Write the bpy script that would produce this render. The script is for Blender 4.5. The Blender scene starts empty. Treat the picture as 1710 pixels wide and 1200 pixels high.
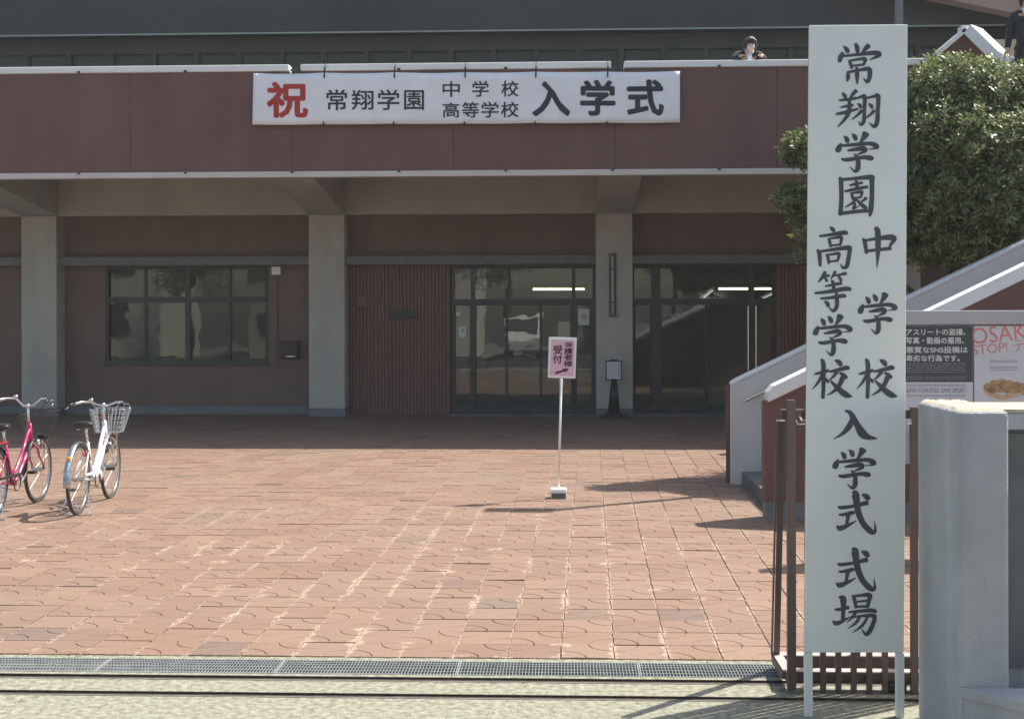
import bpy, bmesh, math, random
import numpy as np
from mathutils import Vector, Matrix

random.seed(7)
rng = np.random.default_rng(7)
SC = bpy.context.scene
COL = SC.collection
R = math.radians

# ------------------------------------------------------------------ camera, sky, sun, exposure
EYE = 1.9
FPX = 2140.0
YAW = 2.3
cam_d = bpy.data.cameras.new('camera')
cam = bpy.data.objects.new('camera', cam_d)
COL.objects.link(cam)
cam.location = (0, 0, EYE)
cam.rotation_euler = (R(90), R(0.12), R(YAW))
cam_d.sensor_width = 36
cam_d.lens = FPX * 36 / 1710
cam_d.shift_y = -75 / 1710
cam_d.clip_start = 0.05
cam_d.clip_end = 500
SC.camera = cam

SUN_TO = Vector((0.60, 0.37, 1.0)).normalized()
w = bpy.data.worlds.new('World')
SC.world = w
w.use_nodes = True
nt = w.node_tree
bg = nt.nodes['Background']
sky = nt.nodes.new('ShaderNodeTexSky')
sky.sky_type = 'NISHITA'
sky.sun_disc = False
sky.sun_elevation = math.asin(SUN_TO.z)
sky.sun_rotation = math.atan2(SUN_TO.x, SUN_TO.y)
sky.air_density = 1.0
sky.dust_density = 2.0
sky.ozone_density = 1.0
tint = nt.nodes.new('ShaderNodeMix'); tint.data_type = 'RGBA'; tint.blend_type = 'MULTIPLY'
tint.inputs['Factor'].default_value = 1; tint.inputs['B'].default_value = (1.0, .965, .86, 1)
nt.links.new(sky.outputs[0], tint.inputs['A']); nt.links.new(tint.outputs['Result'], bg.inputs[0])
bg.inputs[1].default_value = 0.15

sun_d = bpy.data.lights.new('sun', 'SUN')
sun_d.energy = 5.0
sun_d.angle = R(0.5)
sun_d.color = (1.0, 0.945, 0.84)
sun = bpy.data.objects.new('sun', sun_d)
COL.objects.link(sun)
sun.rotation_euler = SUN_TO.to_track_quat('Z', 'Y').to_euler()
sun.location = (20, 20, 40)

SC.view_settings.view_transform = 'Standard'
SC.view_settings.look = 'None'
SC.view_settings.gamma = 1
SC.view_settings.use_curve_mapping = False
SC.view_settings.exposure = 0.66

# ------------------------------------------------------------------ helpers
SY, CY = math.sin(R(YAW)), math.cos(R(YAW))

def at(px, py, Y):
    """world point on the plane y = Y that the photo shows at pixel (px, py)"""
    u = (px - 855) / FPX
    t = Y / (CY + u * SY)
    return Vector((t * (-SY + u * CY), Y, EYE + (525 - py) / FPX * t))

def gx(px, Y):
    return at(px, 525, Y).x

def zz(py, Y, px=855):
    return at(px, py, Y).z

def gnd(px, py):
    u = (px - 855) / FPX
    t = EYE * FPX / (py - 525)
    return Vector((t * (-SY + u * CY), t * (CY + u * SY), 0))

def root_of(o):
    while o.parent:
        o = o.parent
    return o

LOCAL = set()

class MB:
    def __init__(s):
        s.v = []; s.f = []
    def add(s, vs, fs):
        b = len(s.v)
        s.v += [tuple(p) for p in vs]
        s.f += [tuple(i + b for i in f) for f in fs]
        return s
    def box(s, x0, x1, y0, y1, z0, z1):
        return s.add([(x0,y0,z0),(x1,y0,z0),(x1,y1,z0),(x0,y1,z0),(x0,y0,z1),(x1,y0,z1),(x1,y1,z1),(x0,y1,z1)],
                     [(0,3,2,1),(4,5,6,7),(0,1,5,4),(1,2,6,5),(2,3,7,6),(3,0,4,7)])
    def obox(s, c, ax, ay, az):
        """box from centre and three half axes"""
        c, ax, ay, az = map(Vector, (c, ax, ay, az))
        vs = [c - ax - ay - az, c + ax - ay - az, c + ax + ay - az, c - ax + ay - az,
              c - ax - ay + az, c + ax - ay + az, c + ax + ay + az, c - ax + ay + az]
        return s.add(vs, [(0,3,2,1),(4,5,6,7),(0,1,5,4),(1,2,6,5),(2,3,7,6),(3,0,4,7)])
    def bar(s, a, b, wd, dp, up=(0,0,1)):
        a, b = Vector(a), Vector(b)
        d = (b - a); L = d.length / 2; d.normalize()
        up = Vector(up)
        if abs(d.dot(up)) > .98: up = Vector((0, 1, 0))
        sx = d.cross(up).normalized(); sy = sx.cross(d).normalized()
        return s.obox((a + b) / 2, sx * wd / 2, d * L, sy * dp / 2)
    def prism(s, pts, off):
        """planar polygon pts extruded by vector off"""
        n = len(pts); off = Vector(off)
        vs = [Vector(p) for p in pts] + [Vector(p) + off for p in pts]
        fs = [tuple(range(n)), tuple(range(2 * n - 1, n - 1, -1))]
        fs += [(i, i + n, (i + 1) % n + n, (i + 1) % n) for i in range(n)]
        return s.add(vs, fs)
    def tube(s, pts, r, n=8, closed=False, caps=True):
        pts = [Vector(p) for p in pts]; m = len(pts)
        rs = r if isinstance(r, (list, tuple)) else [r] * m
        rings = []; prev = None
        for i, p in enumerate(pts):
            if closed: t = pts[(i + 1) % m] - pts[i - 1]
            elif i == 0: t = pts[1] - p
            elif i == m - 1: t = p - pts[-2]
            else: t = pts[i + 1] - pts[i - 1]
            t.normalize()
            if prev is None:
                a = Vector((0, 0, 1)) if abs(t.z) < .9 else Vector((1, 0, 0))
                nx = t.cross(a).normalized()
            else:
                nx = (prev - t * prev.dot(t)).normalized()
            prev = nx
            ny = t.cross(nx)
            rings.append([p + (nx * math.cos(2 * math.pi * k / n) + ny * math.sin(2 * math.pi * k / n)) * rs[i] for k in range(n)])
        vs = [q for rg in rings for q in rg]; fs = []
        for i in range(m if closed else m - 1):
            a = i * n; b = ((i + 1) % m) * n
            for k in range(n):
                fs.append((a + k, a + (k + 1) % n, b + (k + 1) % n, b + k))
        if caps and not closed:
            fs.append(tuple(range(n - 1, -1, -1)))
            fs.append(tuple((m - 1) * n + k for k in range(n)))
        return s.add(vs, fs)
    def ball(s, c, rx, ry=None, rz=None, n=12, m=8):
        ry = ry or rx; rz = rz or rx
        vs = [(c[0], c[1], c[2] - rz)]; fs = []
        for j in range(1, m):
            ph = -math.pi / 2 + math.pi * j / m
            for i in range(n):
                th = 2 * math.pi * i / n
                vs.append((c[0] + rx * math.cos(ph) * math.cos(th), c[1] + ry * math.cos(ph) * math.sin(th), c[2] + rz * math.sin(ph)))
        vs.append((c[0], c[1], c[2] + rz))
        for i in range(n):
            fs.append((0, 1 + (i + 1) % n, 1 + i))
            for j in range(m - 2):
                a = 1 + j * n; b = a + n
                fs.append((a + i, a + (i + 1) % n, b + (i + 1) % n, b + i))
            fs.append((1 + (m - 2) * n + i, 1 + (m - 2) * n + (i + 1) % n, len(vs) - 1))
        return s.add(vs, fs)
    def build(s, name, m, parent=None, bevel=0, smooth=False, seg=2):
        me = bpy.data.meshes.new(name)
        vs = s.v
        if parent is not None:
            r = root_of(parent)
            if r.name not in LOCAL and r.location.length > 0:
                lx, ly, lz = r.location
                vs = [(x - lx, y - ly, z - lz) for x, y, z in vs]
        me.from_pydata(vs, [], s.f)
        me.materials.append(m)
        if smooth:
            me.polygons.foreach_set('use_smooth', [True] * len(me.polygons))
        o = bpy.data.objects.new(name, me)
        COL.objects.link(o)
        if parent is not None: o.parent = parent
        if bevel:
            b = o.modifiers.new('bevel', 'BEVEL')
            b.width = bevel; b.segments = seg; b.limit_method = 'ANGLE'; b.angle_limit = R(40)
            b.harden_normals = False
        return o

def thing(name, label, cat, loc=(0, 0, 0), rz=0, group=None, local=False):
    o = bpy.data.objects.new(name, None)
    COL.objects.link(o)
    o.empty_display_size = .2
    o.location = loc; o.rotation_euler = (0, 0, rz)
    o['label'] = label; o['category'] = cat
    if group: o['group'] = group
    if local: LOCAL.add(o.name)
    return o

def tag(o, label, cat, group=None):
    o['label'] = label; o['category'] = cat
    if group: o['group'] = group
    return o

def struct(o):
    o['kind'] = 'structure'
    return o

def stuff(o):
    o['kind'] = 'stuff'
    return o

# ------------------------------------------------------------------ materials
def mat(name, col, rough=.7, metal=0, var=.12, scale=6, bump=0, bscale=40, spec=.5, streak=0, col2=None, coat=0, detail=4):
    m = bpy.data.materials.new(name); m.use_nodes = True
    n = m.node_tree; p = n.nodes['Principled BSDF']
    p.inputs['Roughness'].default_value = rough
    p.inputs['Metallic'].default_value = metal
    p.inputs['Specular IOR Level'].default_value = spec
    p.inputs['Coat Weight'].default_value = coat
    g = n.nodes.new('ShaderNodeNewGeometry')
    if var > 0:
        no = n.nodes.new('ShaderNodeTexNoise'); no.inputs['Scale'].default_value = scale; no.inputs['Detail'].default_value = detail
        n.links.new(g.outputs['Position'], no.inputs['Vector'])
        fac = no.outputs['Fac']
        if streak:
            mp = n.nodes.new('ShaderNodeMapping'); mp.inputs['Scale'].default_value = (streak, streak, .35)
            n2 = n.nodes.new('ShaderNodeTexNoise'); n2.inputs['Scale'].default_value = 1; n2.inputs['Detail'].default_value = 5
            n.links.new(g.outputs['Position'], mp.inputs['Vector']); n.links.new(mp.outputs[0], n2.inputs['Vector'])
            av = n.nodes.new('ShaderNodeMath'); av.operation = 'ADD'
            n.links.new(fac, av.inputs[0]); n.links.new(n2.outputs['Fac'], av.inputs[1])
            hf = n.nodes.new('ShaderNodeMath'); hf.operation = 'MULTIPLY'; hf.inputs[1].default_value = .5
            n.links.new(av.outputs[0], hf.inputs[0]); fac = hf.outputs[0]
        rp = n.nodes.new('ShaderNodeMapRange'); rp.inputs['From Min'].default_value = .3; rp.inputs['From Max'].default_value = .7
        n.links.new(fac, rp.inputs['Value'])
        mx = n.nodes.new('ShaderNodeMix'); mx.data_type = 'RGBA'
        a = [c * (1 - var) for c in col]; b = [min(1, c * (1 + var)) for c in (col2 or col)]
        mx.inputs['A'].default_value = (*a, 1); mx.inputs['B'].default_value = (*b, 1)
        n.links.new(rp.outputs[0], mx.inputs['Factor'])
        n.links.new(mx.outputs['Result'], p.inputs['Base Color'])
    else:
        p.inputs['Base Color'].default_value = (*col, 1)
    if bump:
        nb = n.nodes.new('ShaderNodeTexNoise'); nb.inputs['Scale'].default_value = bscale; nb.inputs['Detail'].default_value = 5
        n.links.new(g.outputs['Position'], nb.inputs['Vector'])
        bp = n.nodes.new('ShaderNodeBump'); bp.inputs['Strength'].default_value = bump; bp.inputs['Distance'].default_value = .01
        n.links.new(nb.outputs['Fac'], bp.inputs['Height']); n.links.new(bp.outputs[0], p.inputs['Normal'])
    return m

def emit(name, col, s):
    m = bpy.data.materials.new(name); m.use_nodes = True
    p = m.node_tree.nodes['Principled BSDF']
    p.inputs['Base Color'].default_value = (*col, 1)
    p.inputs['Emission Color'].default_value = (*col, 1); p.inputs['Emission Strength'].default_value = s
    return m

def glass_mat(name, tint, boost=1.0):
    m = bpy.data.materials.new(name); m.use_nodes = True
    n = m.node_tree; n.nodes.remove(n.nodes['Principled BSDF'])
    out = n.nodes['Material Output']
    tr = n.nodes.new('ShaderNodeBsdfTransparent'); tr.inputs[0].default_value = (*tint, 1)
    gl = n.nodes.new('ShaderNodeBsdfGlossy'); gl.inputs['Roughness'].default_value = .004
    g = n.nodes.new('ShaderNodeNewGeometry')
    no = n.nodes.new('ShaderNodeTexNoise'); no.inputs['Scale'].default_value = 1.3
    bp = n.nodes.new('ShaderNodeBump'); bp.inputs['Strength'].default_value = .12; bp.inputs['Distance'].default_value = .02
    n.links.new(g.outputs['Position'], no.inputs['Vector']); n.links.new(no.outputs['Fac'], bp.inputs['Height'])
    n.links.new(bp.outputs[0], gl.inputs['Normal'])
    fr = n.nodes.new('ShaderNodeFresnel'); fr.inputs[0].default_value = 1.5
    mu = n.nodes.new('ShaderNodeMath'); mu.operation = 'MULTIPLY'; mu.inputs[1].default_value = boost; mu.use_clamp = True
    mx = n.nodes.new('ShaderNodeMixShader')
    n.links.new(fr.outputs[0], mu.inputs[0]); n.links.new(mu.outputs[0], mx.inputs[0])
    df = n.nodes.new('ShaderNodeBsdfDiffuse'); df.inputs[0].default_value = (.42, .46, .40, 1)      # pale veil mixed into the glass colour to lift the dark interior
    m2 = n.nodes.new('ShaderNodeMixShader'); m2.inputs[0].default_value = .08
    n.links.new(tr.outputs[0], m2.inputs[1]); n.links.new(df.outputs[0], m2.inputs[2])
    n.links.new(m2.outputs[0], mx.inputs[1]); n.links.new(gl.outputs[0], mx.inputs[2]); n.links.new(mx.outputs[0], out.inputs[0])
    return m

M = dict(
    brown=mat('red_brown_spray_render', (.155, .082, .073), .85, var=.16, scale=1.2, streak=2.5, bump=.5, bscale=90, detail=8),
    brown_in=mat('red_brown_wall', (.185, .128, .105), .8, var=.16, scale=1.5, streak=3, bump=.3, bscale=80, detail=8),
    wing=mat('pale_brown_wall', (.27, .19, .165), .85, var=.1, scale=1.2),
    grey=mat('grey_column_render', (.45, .435, .40), .85, var=.15, scale=2.2, bump=.5, bscale=70, streak=3),
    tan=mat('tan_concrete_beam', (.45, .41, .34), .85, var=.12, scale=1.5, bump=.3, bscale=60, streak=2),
    white=mat('white_coping_paint', (.74, .74, .74), .55, var=.05, scale=3, bump=.12, bscale=50, streak=4),
    strip=mat('offwhite_fascia_strip', (.55, .51, .49), .6, var=.07, scale=3),
    white_wall=mat('white_stair_wall_paint', (.62, .62, .60), .75, var=.06, scale=2.5, bump=.25, bscale=60, streak=3),
    ledge=mat('grey_blue_ledge', (.15, .155, .155), .6, var=.15),
    plinth=mat('blue_grey_plinth', (.18, .19, .20), .75, var=.12, bump=.2),
    dark=mat('dark_bronze_frame', (.055, .060, .057), .5, var=.1),
    rib=mat('brown_ribbed_cladding', (.20, .105, .075), .7, var=.15, scale=8),
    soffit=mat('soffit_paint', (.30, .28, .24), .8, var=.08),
    room=mat('dim_room_wall', (.30, .32, .28), .85, var=.25, scale=.7),
    roomfloor=mat('room_floor', (.16, .16, .15), .35, var=.15, scale=1),
    cabinet=mat('room_furniture', (.30, .28, .24), .6, var=.1),
    blind=mat('roller_blind', (.34, .36, .32), .8, var=.06),
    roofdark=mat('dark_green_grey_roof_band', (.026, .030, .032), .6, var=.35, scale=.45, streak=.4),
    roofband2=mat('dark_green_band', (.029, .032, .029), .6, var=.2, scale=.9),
    metal_edge=mat('pale_metal_edge', (.26, .30, .29), .5, metal=.2, var=.1),
    concrete=mat('apron_concrete', (.235, .225, .165), .9, var=.34, scale=26, bump=.7, bscale=90, col2=(.26, .26, .205), detail=10),
    pillar=mat('grey_concrete_pillar', (.40, .41, .425), .85, var=.20, scale=3.2, bump=.8, bscale=75, streak=6, col2=(.43, .435, .445)),
    mortar=mat('worn_mortar_cap', (.46, .44, .38), .9, var=.2, scale=14, bump=.8, bscale=60, col2=(.50, .41, .28)),
    groutm=mat('pale_grout', (.30, .24, .19), .95, var=.45, scale=9, bump=.6),
    ground=mat('ground_soil_concrete', (.20, .19, .17), .95, var=.2),
    asphalt=mat('asphalt', (.055, .055, .056), .9, var=.2, scale=20, bump=.5),
    galv=mat('galvanised_steel', (.29, .31, .31), .5, metal=.2, var=.15, scale=12),
    railm=mat('dark_worn_rail_steel', (.10, .085, .07), .5, metal=.6, var=.3, scale=20),
    lip=mat('bright_worn_steel', (.25, .23, .20), .5, metal=.2, var=.2, scale=20),
    pinklit=mat('sunlit_top_paint', (.46, .36, .36), .6, var=.1),  # sunlit sheen of the gate's bottom rails, put into the colour
    gate=mat('brown_gate_paint', (.105, .078, .073), .45, var=.12, scale=10),
    signw=mat('white_sign_board', (.82, .83, .79), .5, var=.03, scale=3, bump=.04, bscale=25),
    ink=mat('black_brush_paint', (.075, .078, .085), .6, var=.08),
    banner=mat('white_banner_cloth', (.78, .79, .85), .8, var=.04, scale=4, bump=.5, bscale=5),
    inkb=mat('banner_dark_ink', (.03, .034, .045), .8, var=.05),
    red=mat('banner_red_ink', (.42, .035, .03), .8, var=.05),
    pink=mat('pink_paper', (.72, .46, .58), .6, var=.03),
    plasticw=mat('white_plastic', (.80, .80, .78), .4, var=.03),
    maroonink=mat('dark_maroon_ink', (.07, .012, .03), .6, var=0),
    stone=mat('dark_stone_step', (.13, .13, .125), .85, var=.2, scale=5, bump=.4),
    steel=mat('stainless_steel', (.60, .60, .60), .25, metal=.95, var=.05),
    chrome=mat('chrome', (.75, .75, .76), .12, metal=1, var=.03),
    blackp=mat('black_plastic', (.02, .02, .022), .4, var=.1),
    rubber=mat('tyre_rubber', (.045, .045, .047), .7, var=.1),
    gumwall=mat('tyre_tan_wall', (.22, .19, .15), .7, var=.1),
    bikewhite=mat('white_bike_enamel', (.82, .80, .83), .22, var=.02, coat=.6),
    bikepink=mat('magenta_bike_enamel', (.42, .022, .12), .22, var=.03, coat=.6),
    bikered=mat('red_rack_enamel', (.45, .03, .03), .3, var=.03),
    sticker=mat('blue_sticker', (.10, .18, .42), .4, var=.3, scale=60, col2=(.35, .5, .55)),
    amber=mat('amber_reflector', (.8, .38, .08), .2, var=0),
    redl=mat('red_reflector', (.55, .02, .02), .15, var=0),
    lens=mat('lamp_lens', (.62, .66, .55), .1, var=0),
    bark=mat('bark', (.12, .095, .07), .9, var=.3, scale=14, bump=.8, bscale=30),
    poster_dark=mat('dark_poster_print', (.055, .062, .072), .45, var=.1),
    poster_white=mat('white_poster_print', (.58, .58, .63), .45, var=.04),
    poster_frame=mat('lilac_grey_board_frame', (.42, .41, .44), .5, var=.06),
    poster_red=mat('poster_red_ink', (.62, .20, .20), .5, var=.1),
    poster_grey=mat('poster_grey_ink', (.30, .31, .36), .5, var=.1),
    ptext=mat('poster_white_ink', (.62, .63, .63), .5, var=0),
    ball=mat('printed_brown_balls', (.33, .20, .10), .5, var=.5, scale=30),
    boat=mat('printed_wood_boat', (.55, .36, .22), .5, var=.15, scale=20),
    suit=mat('black_suit_cloth', (.018, .02, .025), .75, var=.15, scale=20),
    skin=mat('skin', (.55, .34, .25), .5, var=.04),
    hair=mat('dark_brown_hair', (.06, .03, .015), .35, var=.3, scale=60),
    shirt=mat('white_blouse', (.68, .74, .88), .7, var=.03),
    mask=mat('pale_face_mask', (.64, .53, .48), .8, var=.03),
    house=mat('pale_house_render', (.66, .63, .54), .85, var=.08, scale=1, streak=1),
    houseb=mat('beige_house_render', (.45, .41, .33), .85, var=.08, scale=1, streak=1),
    roofh=mat('dark_house_roof', (.06, .06, .065), .7, var=.1),
    lamp=emit('fluorescent_tube_light', (1.0, 1.0, .74), 3.0),
    lampsoft=emit('ceiling_tube_light', (1.0, 1.0, .92), .6),
    hook=mat('dark_cord', (.02, .02, .025), .8, var=0),
    wire=mat('tie_wire', (.65, .65, .62), .3, metal=.6, var=0),
    wood=mat('plywood_batten', (.38, .30, .20), .8, var=.15),
)
M['glass'] = glass_mat('window_glass', (.80, .84, .80), 1.8)
M['glassu'] = glass_mat('upper_window_glass', (.5, .55, .5), .3)
M['glassd'] = glass_mat('dark_window_glass', (.50, .55, .50), 1.6)

def leaf_mat(name, dark, light):
    m = bpy.data.materials.new(name); m.use_nodes = True
    n = m.node_tree; p = n.nodes['Principled BSDF']
    g = n.nodes.new('ShaderNodeNewGeometry')
    cr = n.nodes.new('ShaderNodeValToRGB')
    cr.color_ramp.elements[0].color = (*dark, 1); cr.color_ramp.elements[1].color = (*light, 1)
    cr.color_ramp.elements[0].position = .1; cr.color_ramp.elements[1].position = 1
    n.links.new(g.outputs['Random Per Island'], cr.inputs[0])
    n.links.new(cr.outputs[0], p.inputs['Base Color'])
    p.inputs['Roughness'].default_value = .38
    p.inputs['Specular IOR Level'].default_value = .6
    tl = n.nodes.new('ShaderNodeBsdfTranslucent')
    n.links.new(cr.outputs[0], tl.inputs[0])
    mx = n.nodes.new('ShaderNodeMixShader'); mx.inputs[0].default_value = .42
    out = n.nodes['Material Output']
    n.links.new(p.outputs[0], mx.inputs[1]); n.links.new(tl.outputs[0], mx.inputs[2]); n.links.new(mx.outputs[0], out.inputs[0])
    return m
M['leaf'] = leaf_mat('evergreen_leaf', (.075, .10, .045), (.31, .36, .13))

# paving tile material: per-tile tone, wear and pale lime bloom along the joints
TX0, TY0, TS, TSH = -.023, 7.085, .298, .021
def tile_mat():
    m = bpy.data.materials.new('red_clay_paver'); m.use_nodes = True
    n = m.node_tree; L = n.links; p = n.nodes['Principled BSDF']
    p.inputs['Roughness'].default_value = .75
    g = n.nodes.new('ShaderNodeNewGeometry'); oi = n.nodes.new('ShaderNodeObjectInfo')
    def math_(op, a, b=None, clamp=False):
        q = n.nodes.new('ShaderNodeMath'); q.operation = op; q.use_clamp = clamp
        for i, x in enumerate((a, b)):
            if x is None: continue
            if isinstance(x, (int, float)): q.inputs[i].default_value = x
            else: L.new(x, q.inputs[i])
        return q.outputs[0]
    def noise(s, d=4, vec=None):
        q = n.nodes.new('ShaderNodeTexNoise'); q.inputs['Scale'].default_value = s; q.inputs['Detail'].default_value = d
        L.new(vec or g.outputs['Position'], q.inputs['Vector']); return q.outputs['Fac']
    def rng_(v, a, b, c=0, d=1):
        q = n.nodes.new('ShaderNodeMapRange'); q.inputs['From Min'].default_value = a; q.inputs['From Max'].default_value = b
        q.inputs['To Min'].default_value = c; q.inputs['To Max'].default_value = d; L.new(v, q.inputs['Value']); return q.outputs[0]
    def mix(f, a, b):
        q = n.nodes.new('ShaderNodeMix'); q.data_type = 'RGBA'
        if isinstance(f, (int, float)): q.inputs['Factor'].default_value = f
        else: L.new(f, q.inputs['Factor'])
        for k, x in (('A', a), ('B', b)):
            if isinstance(x, tuple): q.inputs[k].default_value = (*x, 1)
            else: L.new(x, q.inputs[k])
        return q.outputs['Result']
    rnd = math_('FRACT', math_('ADD', g.outputs['Random Per Island'], oi.outputs['Random']))
    cr = n.nodes.new('ShaderNodeValToRGB'); L.new(rnd, cr.inputs[0])
    e = cr.color_ramp.elements
    e[0].position = 0; e[0].color = (0.148, 0.104, 0.087, 1)
    e[1].position = .04; e[1].color = (0.204, 0.122, 0.090, 1)
    for pos, c in ((.4, (0.231, 0.138, 0.098)), (.7, (0.243, 0.149, 0.109)), (1, (0.263, 0.164, 0.120))):
        q = e.new(pos); q.color = (*c, 1)
    c = mix(rng_(noise(1.1, 3), .35, .7, 0, .5), cr.outputs[0], (0.244, 0.174, 0.130))
    c = mix(rng_(noise(.45, 3), .5, .75, 0, .45), c, (0.222, 0.178, 0.126))
    c = mix(rng_(noise(55, 5), .45, .8, 0, .35), c, (0.133, 0.081, 0.059))
    c = mix(rng_(noise(14, 6), .5, .75, 0, .3), c, (0.266, 0.170, 0.118))
    sp = n.nodes.new('ShaderNodeSeparateXYZ'); L.new(g.outputs['Position'], sp.inputs[0])
    xs = math_('SUBTRACT', sp.outputs['X'], math_('MULTIPLY', math_('SUBTRACT', sp.outputs['Y'], TY0), TSH))
    u = math_('DIVIDE', math_('SUBTRACT', xs, TX0), TS)
    v = math_('DIVIDE', math_('SUBTRACT', sp.outputs['Y'], TY0), TS)
    def dist(a):
        return math_('ABSOLUTE', math_('SUBTRACT', math_('FRACT', math_('ADD', a, .5)), .5))
    du, dv = dist(u), dist(v)
    rad = math_('SQRT', math_('ADD', math_('MULTIPLY', du, du), math_('MULTIPLY', math_('MULTIPLY', dv, dv), 1.6)))
    reach = rng_(noise(1.3, 6), .42, .68, -.07, .33)
    fine = rng_(noise(19, 7), .33, .67, -.13, .13)
    spot = math_('MULTIPLY', math_('SUBTRACT', math_('ADD', reach, fine), rad), 7, True)
    line = math_('MULTIPLY', math_('SUBTRACT', math_('ADD', rng_(noise(1.1, 7), .42, .66, -.01, .095), math_('MULTIPLY', fine, .5)), du), 30, True)
    c = mix(math_('MULTIPLY', math_('MULTIPLY', math_('MAXIMUM', spot, line), rng_(sp.outputs['Y'], 15, 10.5, .12, 1)), .72), c, (0.43, 0.32, 0.25))
    L.new(c, p.inputs['Base Color'])
    bp = n.nodes.new('ShaderNodeBump'); bp.inputs['Strength'].default_value = .55; bp.inputs['Distance'].default_value = .006
    L.new(noise(38, 6), bp.inputs['Height']); L.new(bp.outputs[0], p.inputs['Normal'])
    return m
M['tile'] = tile_mat()

# ------------------------------------------------------------------ lettering
def text_mesh(body, bold=0.0):
    cu = bpy.data.curves.new('text', 'FONT'); cu.body = body; cu.offset = bold; cu.resolution_u = 3
    o = bpy.data.objects.new('text', cu); COL.objects.link(o)
    dg = bpy.context.evaluated_depsgraph_get(); dg.update()
    me = bpy.data.meshes.new_from_object(o.evaluated_get(dg))
    v = np.array([q.co[:2] for q in me.vertices]) if len(me.vertices) else np.zeros((0, 2))
    f = [tuple(p.vertices) for p in me.polygons]
    bpy.data.objects.remove(o); bpy.data.curves.remove(cu); bpy.data.meshes.remove(me)
    return v, f

def put_text(mb, body, box, to, bold=0.0, rot=0.0):
    """fit body into box (x0,y0,x1,y1, y down) and map with to(x,y)"""
    v, f = text_mesh(body, 0)
    if not len(v): return
    lo, hi = v.min(0), v.max(0)
    x0, y0, x1, y1 = box
    q = (v - lo) / (hi - lo)
    X = x0 + q[:, 0] * (x1 - x0); Yv = y1 - q[:, 1] * (y1 - y0)
    if rot:
        cx, cy = (x0 + x1) / 2, (y0 + y1) / 2; c, s = math.cos(rot), math.sin(rot)
        X, Yv = cx + (X - cx) * c - (Yv - cy) * s, cy + (X - cx) * s + (Yv - cy) * c
    if bold <= 0:
        mb.add([to(a, b) for a, b in zip(X, Yv)], f); return
    # heavier weight: the same face laid down again, nudged round a small circle, each layer a hair in front
    rb = bold * min(x1 - x0, y1 - y0) / max(1, 1)
    for k in range(9):
        dx_, dy_ = (0, 0) if k == 8 else (rb * math.cos(k * math.pi / 4), rb * math.sin(k * math.pi / 4))
        P = [to(a + dx_, b + dy_) for a, b in zip(X, Yv)]
        mb.add([(p[0], p[1] - .00015 * k, p[2]) for p in P], f)

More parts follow.
